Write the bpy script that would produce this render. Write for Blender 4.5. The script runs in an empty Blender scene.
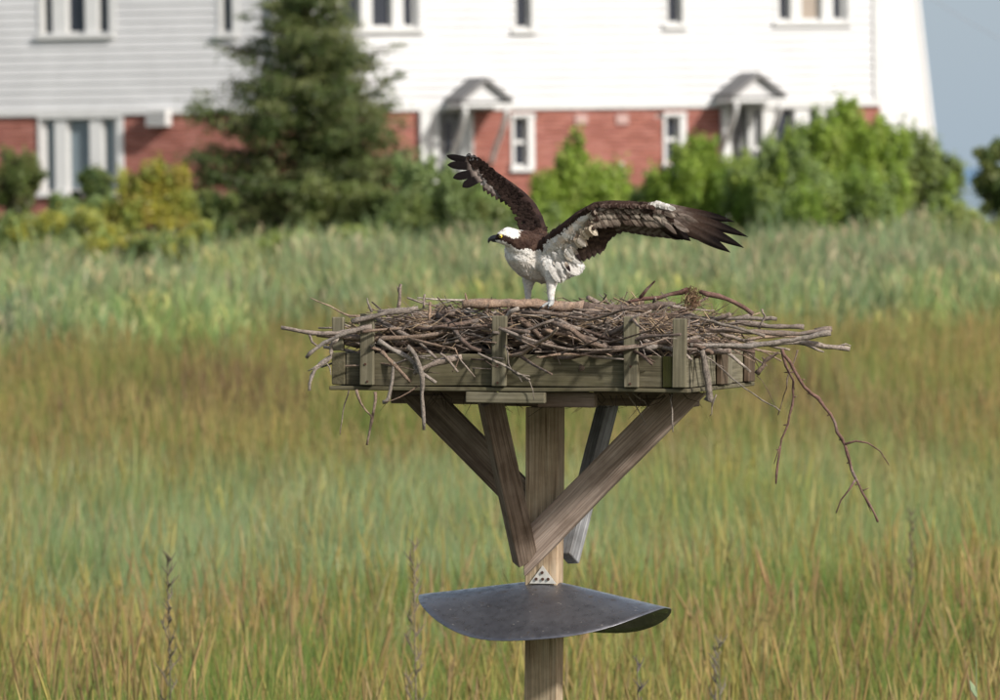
import bpy, bmesh, math, random
import numpy as np
from mathutils import Vector, Matrix, Euler, noise
random.seed(7); rng = np.random.default_rng(7)
R = math.radians
sc = bpy.context.scene

# ------------------------------------------------------------------ camera
K = 0.000108            # radians per photo pixel
H = 2.75                # eye height
FD = 25.0               # focus distance
cam_d = bpy.data.cameras.new('camera'); cam = bpy.data.objects.new('camera', cam_d)
sc.collection.objects.link(cam); sc.camera = cam
CM = Matrix.Translation((0, 0, H)) @ Matrix.Rotation(R(90) - 165 * K, 4, 'X') @ Matrix.Rotation(R(-0.8), 4, 'Z')
cam.matrix_world = CM
cam_d.sensor_width = 36; cam_d.lens = 36 / (1000 * K); cam_d.clip_start = 0.5; cam_d.clip_end = 20000
cam_d.dof.use_dof = True; cam_d.dof.focus_distance = FD; cam_d.dof.aperture_fstop = 12.5

# ------------------------------------------------------------------ light
SUN_AZ = Vector((0.74, -0.67)).normalized(); SUN_EL = R(34)
sd = Vector((SUN_AZ.x * math.cos(SUN_EL), SUN_AZ.y * math.cos(SUN_EL), math.sin(SUN_EL)))
sun_d = bpy.data.lights.new('sun', 'SUN'); sun = bpy.data.objects.new('sun', sun_d); sc.collection.objects.link(sun)
sun_d.energy = 3.6; sun_d.angle = R(4); sun_d.color = (1.0, 0.965, 0.92)
sun.rotation_euler = sd.to_track_quat('Z', 'Y').to_euler(); sun.location = (10, -10, 30)
world = bpy.data.worlds.new('World'); sc.world = world; world.use_nodes = True
wn = world.node_tree.nodes; wl = world.node_tree.links
bg = wn['Background']; sky = wn.new('ShaderNodeTexSky'); sky.sky_type = 'NISHITA'; sky.sun_disc = False
sky.sun_elevation = SUN_EL; sky.sun_rotation = math.atan2(SUN_AZ.x, SUN_AZ.y); sky.altitude = 0
sky.air_density = 1.0; sky.dust_density = 0.6; sky.ozone_density = 2.0
tintn = wn.new('ShaderNodeMix'); tintn.data_type = 'RGBA'; tintn.blend_type = 'MULTIPLY'; tintn.inputs[0].default_value = 1
tintn.inputs[7].default_value = (1.45, 1.08, 0.78, 1)
wl.new(sky.outputs[0], tintn.inputs[6]); bg.inputs[1].default_value = 0.15
# hazy blue-grey band of air along the whole horizon, as behind the tower in the photograph
wt = wn.new('ShaderNodeTexCoord'); wx = wn.new('ShaderNodeSeparateXYZ'); wl.new(wt.outputs['Generated'], wx.inputs[0])
wm = wn.new('ShaderNodeMapRange'); wm.interpolation_type = 'SMOOTHSTEP'; wm.inputs[1].default_value = 0.0; wm.inputs[2].default_value = 0.30; wm.inputs[3].default_value = 0.92; wm.inputs[4].default_value = 0.0
wl.new(wx.outputs[2], wm.inputs[0]); hz = wn.new('ShaderNodeMix'); hz.data_type = 'RGBA'; hz.inputs[7].default_value = (1.28, 1.84, 2.40, 1)
wl.new(wm.outputs[0], hz.inputs[0]); wl.new(tintn.outputs[2], hz.inputs[6]); wl.new(hz.outputs[2], bg.inputs[0])
sc.view_settings.view_transform = 'Standard'; sc.view_settings.look = 'None'
sc.view_settings.exposure = 0.6; sc.view_settings.gamma = 1
sc.render.engine = 'CYCLES'
sc.cycles.use_denoising = True; sc.cycles.max_bounces = 6; sc.cycles.diffuse_bounces = 3
sc.cycles.transparent_max_bounces = 6; sc.cycles.sample_clamp_indirect = 4

# ------------------------------------------------------------------ helpers
def P(px, py, d):
    """point seen at photo pixel px,py on the plane world y = d"""
    r = CM.to_3x3() @ Vector(((px - 500) * K, (350 - py) * K, -1))
    return Vector((0, 0, H)) + r * (d / r.y)
CI = CM.inverted()
def PX(v):
    c = CI @ Vector(v); return (500 + c.x / -c.z / K, 350 - c.y / -c.z / K)
WM = {}
def lerp3(a, b, t): t = min(1, max(0, t)); return tuple(p * (1 - t) + q * t for p, q in zip(a, b))
def place(o, M, parent=None):
    WM[o.name] = M
    if parent is not None:
        o.parent = parent; o.matrix_basis = WM[parent.name].inverted() @ M
    else: o.matrix_basis = M
    sc.collection.objects.link(o); return o
def tag(o, label=None, cat=None, group=None, kind=None):
    if label: o['label'] = label
    if cat: o['category'] = cat
    if group: o['group'] = group
    if kind: o['kind'] = kind
    return o
def thing(name, M, label, cat, group=None):
    o = bpy.data.objects.new(name, None); o.empty_display_size = 0.1
    return tag(place(o, M), label, cat, group)
def T(v): return Matrix.Translation(v)
def mobj(name, me, mat, parent=None, M=None, world=False, kind=None):
    """world=True: mesh vertices are in world space and get moved into the parent's frame"""
    if mat is not None and not me.materials: me.materials.append(mat)
    o = bpy.data.objects.new(name, me)
    if world:
        M = WM[parent.name] if parent is not None else Matrix()
        me.transform(M.inverted())
    place(o, M if M is not None else Matrix(), parent)
    if kind: o['kind'] = kind
    return o
def quads_mesh(name, V, col=None, n=4, smooth=False):
    """V: (N*n,3) array, each n verts make one face"""
    V = np.asarray(V, dtype=np.float32).reshape(-1, 3); N = len(V) // n
    me = bpy.data.meshes.new(name); me.vertices.add(len(V)); me.vertices.foreach_set('co', V.ravel())
    me.loops.add(N * n); me.loops.foreach_set('vertex_index', np.arange(N * n, dtype=np.int32))
    me.polygons.add(N); me.polygons.foreach_set('loop_start', np.arange(0, N * n, n, dtype=np.int32))
    if col is not None:
        a = me.color_attributes.new('Col', 'FLOAT_COLOR', 'POINT')
        c = np.ones((len(V), 4), dtype=np.float32); c[:, :3] = np.repeat(np.asarray(col, dtype=np.float32).reshape(N, 3), n, 0)
        a.data.foreach_set('color', c.ravel())
    me.update(calc_edges=True); me.validate(); return me
class MB:
    """collects geometry with optional vertex colour"""
    def __init__(s): s.v = []; s.f = []; s.c = []
    def add(s, v, f, c=(1, 1, 1)):
        o = len(s.v); s.v += [tuple(x) for x in v]; s.f += [tuple(i + o for i in q) for q in f]
        s.c += (c if isinstance(c, list) else [c] * len(v))
    def mesh(s, name='mesh', smooth=False, colour=False):
        me = bpy.data.meshes.new(name); me.from_pydata(s.v, [], s.f)
        if colour:
            a = me.color_attributes.new('Col', 'FLOAT_COLOR', 'POINT')
            for i, c in enumerate(s.c): a.data[i].color = (c[0], c[1], c[2], 1)
        if smooth:
            for p in me.polygons: p.use_smooth = True
        me.update(); return me
    def box(s, a, b, c=(1, 1, 1)):
        (x0, y0, z0), (x1, y1, z1) = a, b
        s.add([(x0,y0,z0),(x1,y0,z0),(x1,y1,z0),(x0,y1,z0),(x0,y0,z1),(x1,y0,z1),(x1,y1,z1),(x0,y1,z1)],
              [(0,3,2,1),(4,5,6,7),(0,1,5,4),(1,2,6,5),(2,3,7,6),(3,0,4,7)], c)
    def tube(s, pts, rad, sides=6, c=(1, 1, 1), wob=0.0, flat=None, cap=True):
        pts = [Vector(p) for p in pts]; n = len(pts); vs = []
        if not hasattr(rad, '__len__'): rad = [rad] * n
        up = Vector((0.13, 0.2, 1)).normalized()
        for i, p in enumerate(pts):
            t = (pts[min(i+1, n-1)] - pts[max(i-1, 0)]).normalized()
            if flat is not None: a = flat - t * flat.dot(t)
            else: a = up - t * up.dot(t)
            if a.length < 0.05: a = Vector((1, 0, 0)) - t * t.x
            a.normalize(); b = t.cross(a)
            ra, rb = rad[i] if hasattr(rad[i], '__len__') else (rad[i], rad[i])
            for k in range(sides):
                th = 2 * math.pi * k / sides; w = 1 + wob * random.uniform(-1, 1)
                vs.append(p + a * math.cos(th) * ra * w + b * math.sin(th) * rb * w)
        f = []
        for i in range(n - 1):
            for k in range(sides):
                k2 = (k + 1) % sides
                f.append((i*sides+k, i*sides+k2, (i+1)*sides+k2, (i+1)*sides+k))
        if cap:
            f.append(tuple(reversed(range(sides)))); f.append(tuple((n-1)*sides + k for k in range(sides)))
        s.add(vs, f, c)

# ------------------------------------------------------------------ materials
def newmat(name):
    m = bpy.data.materials.new(name); m.use_nodes = True; nt = m.node_tree
    return m, nt, nt.nodes['Principled BSDF'], nt.nodes, nt.links
def n_noise(nt, vec, scale, detail=4, rough=.55, dist=0.0):
    t = nt.nodes.new('ShaderNodeTexNoise'); t.inputs['Scale'].default_value = scale; t.inputs['Detail'].default_value = detail
    t.inputs['Roughness'].default_value = rough; t.inputs['Distortion'].default_value = dist
    if vec is not None: nt.links.new(vec, t.inputs['Vector'])
    return t.outputs['Fac']
def n_ramp(nt, fac, stops):
    r = nt.nodes.new('ShaderNodeValToRGB'); nt.links.new(fac, r.inputs[0])
    els = r.color_ramp.elements
    while len(els) < len(stops): els.new(0.5)
    for e, (p, c) in zip(els, stops): e.position = p; e.color = (*c, 1) if len(c) == 3 else c
    return r.outputs[0]
def n_mix(nt, fac, a, b, mode='MIX'):
    m = nt.nodes.new('ShaderNodeMix'); m.data_type = 'RGBA'; m.blend_type = mode
    for s, x in ((0, fac), (6, a), (7, b)):
        if isinstance(x, (int, float)): m.inputs[s].default_value = x
        elif isinstance(x, tuple): m.inputs[s].default_value = (*x, 1)
        else: nt.links.new(x, m.inputs[s])
    return m.outputs[2]
def n_map(nt, scale, src='Object'):
    tc = nt.nodes.new('ShaderNodeTexCoord'); mp = nt.nodes.new('ShaderNodeMapping'); mp.inputs['Scale'].default_value = scale
    nt.links.new(tc.outputs[src], mp.inputs[0]); return mp.outputs[0]
def n_rand_offset(nt, vec):
    oi = nt.nodes.new('ShaderNodeObjectInfo'); mu = nt.nodes.new('ShaderNodeMath'); mu.operation = 'MULTIPLY'; mu.inputs[1].default_value = 37
    nt.links.new(oi.outputs['Random'], mu.inputs[0]); ad = nt.nodes.new('ShaderNodeVectorMath'); ad.operation = 'ADD'
    nt.links.new(vec, ad.inputs[0]); nt.links.new(mu.outputs[0], ad.inputs[1]); return ad.outputs[0]
def n_bump(nt, h, strength, dist, bsdf):
    b = nt.nodes.new('ShaderNodeBump'); b.inputs['Strength'].default_value = strength; b.inputs['Distance'].default_value = dist
    nt.links.new(h, b.inputs['Height']); nt.links.new(b.outputs[0], bsdf.inputs['Normal'])
def wood(name, dark, mid, light, moss=0.0, mosscol=(0.10, 0.11, 0.03), rings=7.0):
    m, nt, b, N, L = newmat(name)
    v = n_rand_offset(nt, n_map(nt, (1, 1, 1)))
    mp = N.new('ShaderNodeMapping'); mp.inputs['Scale'].default_value = (1.1, 26, 26); L.new(v, mp.inputs[0])
    w = n_noise(nt, mp.outputs[0], 2.2, 5, .6, 1.6)
    c1 = n_ramp(nt, w, [(0.28, dark), (0.5, mid), (0.72, light)])
    mp2 = N.new('ShaderNodeMapping'); mp2.inputs['Scale'].default_value = (6, 260, 260); L.new(v, mp2.inputs[0])
    fine = n_noise(nt, mp2.outputs[0], 1.0, 6, .65)
    c2 = n_mix(nt, 0.75, c1, n_ramp(nt, fine, [(0.3, (.45, .45, .45)), (0.7, (1.25, 1.22, 1.2))]), 'MULTIPLY')
    blot = n_noise(nt, v, 9, 5, .6)
    c3 = n_mix(nt, 0.8, c2, n_ramp(nt, blot, [(0.35, (.62, .58, .54)), (0.6, (1.1, 1.1, 1.1))]), 'MULTIPLY')
    if moss:
        mz = n_noise(nt, v, 5, 6, .7)
        mask = n_ramp(nt, mz, [(0.42, (0, 0, 0)), (0.68, (moss, moss, moss))])
        c3 = n_mix(nt, mask, c3, mosscol)
    L.new(c3, b.inputs['Base Color']); b.inputs['Roughness'].default_value = .9; b.inputs['Specular IOR Level'].default_value = .15
    n_bump(nt, fine, .6, .0015, b); return m
M_board = wood('weathered_board_wood', (0.0648, 0.0576, 0.0374), (0.1224, 0.1094, 0.072), (0.1944, 0.1764, 0.126), .55, (.125, .113, .058))
M_cleat = wood('cleat_wood', (0.096, 0.0864, 0.06), (0.16, 0.1456, 0.1), (0.24, 0.22, 0.16), .35, (.15, .138, .08))
M_post = wood('post_wood', (.20, .13, .08), (.44, .33, .22), (.58, .47, .35), .25, (.34, .36, .25), 9)
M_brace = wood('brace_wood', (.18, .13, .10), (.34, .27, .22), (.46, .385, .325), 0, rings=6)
M_brace_shade = wood('shaded_brace_wood', (.10, .07, .052), (.19, .145, .11), (.27, .21, .165), 0, rings=6)  # brace wood darkened: shade on the left and under the floor, in the colour
M_greyw = wood('silver_grey_wood', (.15, .15, .15), (.25, .255, .26), (.36, .365, .37), 0)
M_brown = wood('brown_stained_wood', (.05, .035, .025), (.12, .085, .06), (.17, .13, .09), .2)
M_moss = wood('mossy_wood', (.06, .045, .03), (.13, .11, .06), (.17, .15, .08), .8, (.13, .14, .03))

def stickmat(name, cols):
    m, nt, b, N, L = newmat(name)
    oi = N.new('ShaderNodeObjectInfo'); n = len(cols)
    v = n_rand_offset(nt, n_map(nt, (1, 1, 1)))
    c = n_ramp(nt, oi.outputs['Random'], [(i / (n - 1), cc) for i, cc in enumerate(cols)])
    f = n_noise(nt, v, 60, 6, .7)
    c = n_mix(nt, .85, c, n_ramp(nt, f, [(0.3, (.35, .33, .32)), (0.62, (1.25, 1.2, 1.15))]), 'MULTIPLY')
    f2 = n_noise(nt, v, 14, 4, .6)
    c = n_mix(nt, n_ramp(nt, f2, [(.5, (0, 0, 0)), (.66, (.4, .4, .4))]), c, (.24, .225, .205))
    f4 = n_noise(nt, v, 220, 5, .7); c = n_mix(nt, .8, c, n_ramp(nt, f4, [(0.35, (.45, .43, .42)), (0.6, (1.15, 1.15, 1.15))]), 'MULTIPLY')
    L.new(c, b.inputs['Base Color']); b.inputs['Roughness'].default_value = .88; b.inputs['Specular IOR Level'].default_value = .2
    n_bump(nt, f4, 1.0, .003, b); return m
M_stick = stickmat('bark_sticks', [(.10, .065, .048), (.30, .25, .21), (.16, .11, .08), (.42, .375, .33), (.14, .10, .08), (.36, .27, .20), (.12, .085, .068), (.24, .205, .18), (.30, .25, .21)])
M_twigred = stickmat('reddish_twig_bark', [(.15, .085, .07), (.19, .12, .10)])
M_log = stickmat('peeled_log_wood', [(.26, .185, .135), (.34, .245, .18)])
M_greystick = stickmat('silvery_dead_wood', [(.19, .165, .14), (.27, .24, .21)])
def vcol(name, rough=.85, transl=0.0, spec=.2, bump=0, vary=0.0):
    m, nt, b, N, L = newmat(name)
    a = N.new('ShaderNodeVertexColor'); a.layer_name = 'Col'; c = a.outputs[0]
    if vary:
        f = n_noise(nt, n_map(nt, (1, 1, 1)), vary, 5, .7)
        c = n_mix(nt, .8, c, n_ramp(nt, f, [(0.3, (.6, .6, .6)), (0.65, (1.2, 1.2, 1.2))]), 'MULTIPLY')
    L.new(c, b.inputs['Base Color']); b.inputs['Roughness'].default_value = rough; b.inputs['Specular IOR Level'].default_value = spec
    if bump: n_bump(nt, n_noise(nt, n_map(nt, (1, 1, 1)), bump, 4, .7), .7, .003, b)
    if transl:
        t = N.new('ShaderNodeBsdfTranslucent'); L.new(c, t.inputs[0]); mx = N.new('ShaderNodeMixShader'); mx.inputs[0].default_value = transl
        L.new(b.outputs[0], mx.inputs[1]); L.new(t.outputs[0], mx.inputs[2]); L.new(mx.outputs[0], N['Material Output'].inputs[0])
    return m
M_leaf = vcol('foliage', .5, .45, .35)
M_feather = vcol('plumage', .85, .08, .06, vary=140, bump=260)
M_body = vcol('body_plumage', .85, 0, .15, bump=220, vary=120)
M_twigs = vcol('fine_twigs', .9, 0, .1)
def plain(name, col, rough=.6, metal=0, spec=.5, nz=None, amp=.15):
    m, nt, b, N, L = newmat(name)
    if nz:
        f = n_noise(nt, n_map(nt, (1, 1, 1)), nz, 4, .6)
        c = n_mix(nt, n_ramp(nt, f, [(0.3, (0, 0, 0)), (0.7, (1, 1, 1))]), tuple(x * (1 - amp) for x in col), tuple(min(1, x * (1 + amp)) for x in col))
        L.new(c, b.inputs['Base Color'])
    else: b.inputs['Base Color'].default_value = (*col, 1)
    b.inputs['Roughness'].default_value = rough; b.inputs['Metallic'].default_value = metal; b.inputs['Specular IOR Level'].default_value = spec
    return m
M_white = plain('white_painted_clapboard', (.55, .55, .545), .6, nz=1.5, amp=.08)
M_trim = plain('white_trim', (.58, .58, .56), .5, nz=3, amp=.05)
M_glass = plain('window_glass', (.03, .035, .045), .08, 0, .5)
M_blind = plain('grey_blind_behind_glass', (.16, .20, .22), .3, 0, .5)
M_curtain = plain('tan_curtain', (.30, .25, .20), .6)
M_roof = plain('grey_shingle_roof', (.20, .195, .19), .9, nz=20)
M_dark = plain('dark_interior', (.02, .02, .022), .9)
M_mortar = plain('mortar', (.42, .38, .35), .95, nz=30)
M_tower = plain('white_tower_paint', (.55, .55, .54), .6, nz=1.2, amp=.04)
M_black = plain('black_horn', (.012, .012, .014), .3)
M_eye = plain('yellow_eye', (.75, .55, .03), .15)
M_pupil = plain('black_pupil', (.005, .005, .005), .05)
M_bolt = plain('rusty_bolt', (.10, .05, .035), .6, .6)
M_bracket = plain('galvanised_bracket', (.62, .60, .55), .5, .3, nz=60)
M_wire = plain('black_wire', (.25, .27, .3), .6)
def brickmat():
    m, nt, b, N, L = newmat('red_brick')
    oi = N.new('ShaderNodeObjectInfo'); geo = N.new('ShaderNodeNewGeometry')
    rnd = N.new('ShaderNodeMath'); rnd.operation = 'ADD'; L.new(oi.outputs['Random'], rnd.inputs[0]); L.new(geo.outputs['Random Per Island'], rnd.inputs[1])
    fr = N.new('ShaderNodeMath'); fr.operation = 'FRACT'; L.new(rnd.outputs[0], fr.inputs[0])
    c = n_ramp(nt, fr.outputs[0], [(0, (.26, .095, .07)), (.4, (.33, .125, .09)), (.75, (.38, .16, .125)), (1, (.29, .105, .08))])
    f = n_noise(nt, n_map(nt, (1, 1, 1)), 40, 3)
    c = n_mix(nt, .5, c, n_ramp(nt, f, [(.3, (.75, .75, .75)), (.7, (1.15, 1.15, 1.15))]), 'MULTIPLY')
    L.new(c, b.inputs['Base Color']); b.inputs['Roughness'].default_value = .9; return m
M_brick = brickmat()
def metalmat():
    m, nt, b, N, L = newmat('galvanised_sheet')
    v = n_map(nt, (1, 1, 1))
    f = n_noise(nt, v, 7, 6, .65); f2 = n_noise(nt, v, 85, 2, .4); f3 = n_noise(nt, v, 45, 4, .6)
    c = n_ramp(nt, f, [(.3, (.12, .12, .135)), (.7, (.22, .22, .235))])
    c = n_mix(nt, n_ramp(nt, f2, [(.71, (0, 0, 0)), (.76, (.9, .9, .9))]), c, (.5, .47, .43))
    c = n_mix(nt, n_ramp(nt, f3, [(.60, (0, 0, 0)), (.74, (.8, .8, .8))]), c, (.11, .085, .065))
    L.new(c, b.inputs['Base Color']); b.inputs['Metallic'].default_value = .75
    L.new(n_ramp(nt, f3, [(.3, (.22, .22, .22)), (.75, (.55, .55, .55))]), b.inputs['Roughness'])
    n_bump(nt, f3, .15, .002, b); return m
M_metal = metalmat()

# ------------------------------------------------------------------ terrain
def sstep(a, b, x):
    t = min(1, max(0, (x - a) / (b - a))); return t * t * (3 - 2 * t)
def gz(x, y):
    return 1.0 * sstep(68, 118, y) + 0.06 * math.sin(x * .9 + y * .13) * sstep(10, 30, y) * (1 - sstep(150, 300, y))
def ground():
    ys = [-40, -20, 0, 10, 20] + list(np.arange(26, 180, 4)) + [190, 220, 260, 320, 400, 600]
    xs = [-600, -300, -150, -80, -50] + list(np.arange(-36, 37, 3)) + [50, 80, 150, 300, 600]
    v = [(x, y, gz(x, y) - (1.6 * sstep(260, 500, y))) for y in ys for x in xs]; nx = len(xs)
    f = [(j*nx+i, j*nx+i+1, (j+1)*nx+i+1, (j+1)*nx+i) for j in range(len(ys)-1) for i in range(nx-1)]
    mb = MB(); mb.add(v, f); m, nt, b, N, L = newmat('marsh_soil')
    t = n_noise(nt, n_map(nt, (1, 1, 1)), .8, 8, .7)
    L.new(n_ramp(nt, t, [(.3, (.045, .045, .02)), (.7, (.10, .095, .045))]), b.inputs['Base Color']); b.inputs['Roughness'].default_value = 1
    o = mobj('ground', mb.mesh('ground', True), m); o['kind'] = 'structure'
    mb = MB(); r = 9000
    mb.add([(-r, 380, -.45), (r, 380, -.45), (r, 8000, -.45), (-r, 8000, -.45)], [(0, 1, 2, 3)])
    m, nt, b, N, L = newmat('sea_water'); b.inputs['Base Color'].default_value = (.05, .09, .13, 1); b.inputs['Roughness'].default_value = .25
    n_bump(nt, n_noise(nt, n_map(nt, (1, .4, 1)), .6, 6), .6, .5, b)
    mobj('water', mb.mesh('water'), m)['kind'] = 'structure'
    mb = MB(); nx = 90; vs = []; 
    for j, (yy, h) in enumerate([(5200, 0), (5400, 1), (5900, .5)]):
        for i in range(nx):
            x = -2200 + i * 50
            vs.append((x, yy, -.5 + h * (10 + 9 * noise.noise(Vector((x * .004, 3, 0))) + 3 * noise.noise(Vector((x * .02, 1, 0))))))
    f = [(j*nx+i, j*nx+i+1, (j+1)*nx+i+1, (j+1)*nx+i) for j in range(2) for i in range(nx-1)]
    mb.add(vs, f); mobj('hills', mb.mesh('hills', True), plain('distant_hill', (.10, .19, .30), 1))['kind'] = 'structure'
ground()
# everything below the camera's far ground is real ground too: near ground sheet is the same mesh

# ------------------------------------------------------------------ marsh grass (geometry nodes over generated points)
def grassmat():
    m, nt, b, N, L = newmat('marsh_grass')
    a = N.new('ShaderNodeAttribute'); a.attribute_type = 'INSTANCER'; a.attribute_name = 'tint'
    v = N.new('ShaderNodeVertexColor'); v.layer_name = 'Col'
    c = n_mix(nt, 1.0, a.outputs['Color'], v.outputs[0], 'MULTIPLY')
    L.new(c, b.inputs['Base Color']); b.inputs['Roughness'].default_value = .6; b.inputs['Specular IOR Level'].default_value = .25
    t = N.new('ShaderNodeBsdfTranslucent'); L.new(c, t.inputs[0]); mx = N.new('ShaderNodeMixShader'); mx.inputs[0].default_value = .35
    L.new(b.outputs[0], mx.inputs[1]); L.new(t.outputs[0], mx.inputs[2]); L.new(mx.outputs[0], N['Material Output'].inputs[0])
    return m
M_grass = grassmat()
def blade(mb, x, y, h, w, lean, az, col, seg=4, curl=1.5, tipc=None):
    d = Vector((math.cos(az), math.sin(az), 0)); s = Vector((-d.y, d.x, 0)); ta = random.uniform(0, 3.14)
    s = Vector((math.cos(ta), math.sin(ta), 0)); vs = []; cs = []
    for i in range(seg + 1):
        t = i / seg; p = Vector((x, y, 0)) + d * (lean * t ** curl) + Vector((0, 0, h * t * (1 - .12 * (lean / h) * t)))
        ww = w * .5 * (1 - t ** 2.2) + .0004
        vs += [p - s * ww, p + s * ww]
        cc = col if tipc is None else tuple(a * (1 - t) + b * t for a, b in zip(col, tipc)); cs += [cc, cc]
    mb.add(vs, [(2*i, 2*i+1, 2*i+3, 2*i+2) for i in range(seg)], cs)
def clump(kind, seed):
    random.seed(seed); mb = MB(); rd = random.uniform
    if kind == 'grass':
        for _ in range(64):
            g = rd(.7, 1.25); c = (g * rd(.8, 1.05), g * rd(.95, 1.1), g * rd(.7, 1.05))
            if random.random() < .16: c = (g * 1.45, g * 1.05, g * 1.1)
            tp = tuple(q * z for q, z in zip(c, (1.18, 1.1, .9)))
            blade(mb, random.gauss(0, .11), random.gauss(0, .11), rd(.5, .95), rd(.003, .0065), rd(.03, .36), rd(0, 6.28), c, tipc=tp)
    elif kind == 'seed':
        for _ in range(14):
            g = rd(.7, 1.2); c = (g, g, g * .9); x, y = random.gauss(0, .13), random.gauss(0, .13); az = rd(0, 6.28); h = rd(.65, 1.0); ln = rd(.02, .2)
            blade(mb, x, y, h, .004, ln, az, c, 3)
            # seed head: a slim bunch at the top of the stalk
            tc = (1.55 * g, 1.2 * g, .95 * g); b0 = Vector((x + math.cos(az) * ln * .7, y + math.sin(az) * ln * .7, h * .78)); b1 = Vector((x + math.cos(az) * ln * 1.15, y + math.sin(az) * ln * 1.15, h * 1.03))
            pts = [b0.lerp(b1, t) for t in (0, .35, .7, 1)]
            mb.tube(pts, [.002, .006, .005, .001], 4, tc, cap=False)
        for _ in range(18):
            g = rd(.6, 1.1); blade(mb, random.gauss(0, .12), random.gauss(0, .12), rd(.4, .8), .006, rd(.05, .3), rd(0, 6.28), (g, g, g), 3)
    elif kind == 'reed':
        for _ in range(12):
            x, y = random.gauss(0, .18), random.gauss(0, .16); h = rd(.75, 1.1); g = rd(.8, 1.2); az0 = rd(0, 6.28)
            blade(mb, x, y, h, .012, rd(0, .1), az0, (g * .9, g, g * .8), 3)
            for k in range(6):
                t = rd(.25, .95); az = rd(0, 6.28); L_ = rd(.28, .5); z0 = h * t; mb2 = MB()
                blade(mb2, x, y, L_ * .95, rd(.012, .02), L_ * .32, az, (g * rd(.85, 1.2), g * rd(.95, 1.1), g * .9), 3, 1.6)
                mb.add([(a, b, c + z0) for a, b, c in mb2.v], mb2.f, mb2.c)
            if random.random() < .3:
                mb.tube([(x, y, h), (x + .02, y, h + .12), (x + .07, y, h + .2)], [.006, .018, .002], 4, (1.9, 1.45, 1.5), cap=False)
    elif kind == 'rust':
        for _ in range(26):
            g = rd(.6, 1.3); blade(mb, random.gauss(0, .12), random.gauss(0, .12), rd(.4, .8), .012, rd(.05, .25), rd(0, 6.28), (g, g, g), 3)
    return mb.mesh(kind, colour=True)
protos = bpy.data.collections.new('grass_clumps'); pi = 0; idxs = {}
for kind, nvar in (('grass', 5), ('seed', 4), ('reed', 4), ('rust', 2)):
    for k in range(nvar):
        me = clump(kind, 100 + pi); me.materials.append(M_grass)
        o = bpy.data.objects.new('p%02d_%s' % (pi, kind), me); protos.objects.link(o); idxs.setdefault(kind, []).append(pi); pi += 1
random.seed(11)
def gn_group():
    ng = bpy.data.node_groups.new('grass_scatter', 'GeometryNodeTree')
    ng.interface.new_socket('Geometry', in_out='INPUT', socket_type='NodeSocketGeometry'); ng.interface.new_socket('Geometry', in_out='OUTPUT', socket_type='NodeSocketGeometry')
    N = ng.nodes; L = ng.links; gi = N.new('NodeGroupInput'); go = N.new('NodeGroupOutput')
    iop = N.new('GeometryNodeInstanceOnPoints'); ci = N.new('GeometryNodeCollectionInfo'); ci.inputs['Collection'].default_value = protos
    ci.inputs['Separate Children'].default_value = True; ci.inputs['Reset Children'].default_value = True
    def na(name, ty):
        n = N.new('GeometryNodeInputNamedAttribute'); n.data_type = ty; n.inputs['Name'].default_value = name; return [s for s in n.outputs if s.enabled][0]
    L.new(gi.outputs[0], iop.inputs['Points']); L.new(ci.outputs[0], iop.inputs['Instance']); iop.inputs['Pick Instance'].default_value = True
    L.new(na('idx', 'INT'), iop.inputs['Instance Index']); e2r = N.new('FunctionNodeEulerToRotation'); L.new(na('rot', 'FLOAT_VECTOR'), e2r.inputs[0])
    L.new(e2r.outputs[0], iop.inputs['Rotation']); L.new(na('scl', 'FLOAT_VECTOR'), iop.inputs['Scale']); L.new(iop.outputs[0], go.inputs[0]); return ng
NG = gn_group()
def scatter(name, rows, label):
    n = len(rows); me = bpy.data.meshes.new(name); me.from_pydata([r[0] for r in rows], [], [])
    a = me.attributes.new('idx', 'INT', 'POINT'); a.data.foreach_set('value', [r[1] for r in rows])
    a = me.attributes.new('rot', 'FLOAT_VECTOR', 'POINT'); a.data.foreach_set('vector', np.array([r[2] for r in rows], dtype=np.float32).ravel())
    a = me.attributes.new('scl', 'FLOAT_VECTOR', 'POINT'); a.data.foreach_set('vector', np.array([r[3] for r in rows], dtype=np.float32).ravel())
    a = me.attributes.new('tint', 'FLOAT_COLOR', 'POINT'); a.data.foreach_set('color', np.array([(*r[4], 1) for r in rows], dtype=np.float32).ravel())
    o = mobj(name, me, None); md = o.modifiers.new('scatter', 'NODES'); md.node_group = NG
    tag(o, label, 'grass', kind='stuff'); return o
def nz(x, y, s, k=0): return noise.noise(Vector((x * s, y * s, k * 7.3)))
C_YEL = (.225, .255, .088); C_PALE = (.235, .29, .18); C_MID = (.125, .19, .05); C_TAN = (.25, .215, .13); C_BRN = (.185, .185, .09); C_REED = (.265, .335, .12); C_ORG = (.24, .21, .125); C_RUST = (.17, .09, .055)
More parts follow.
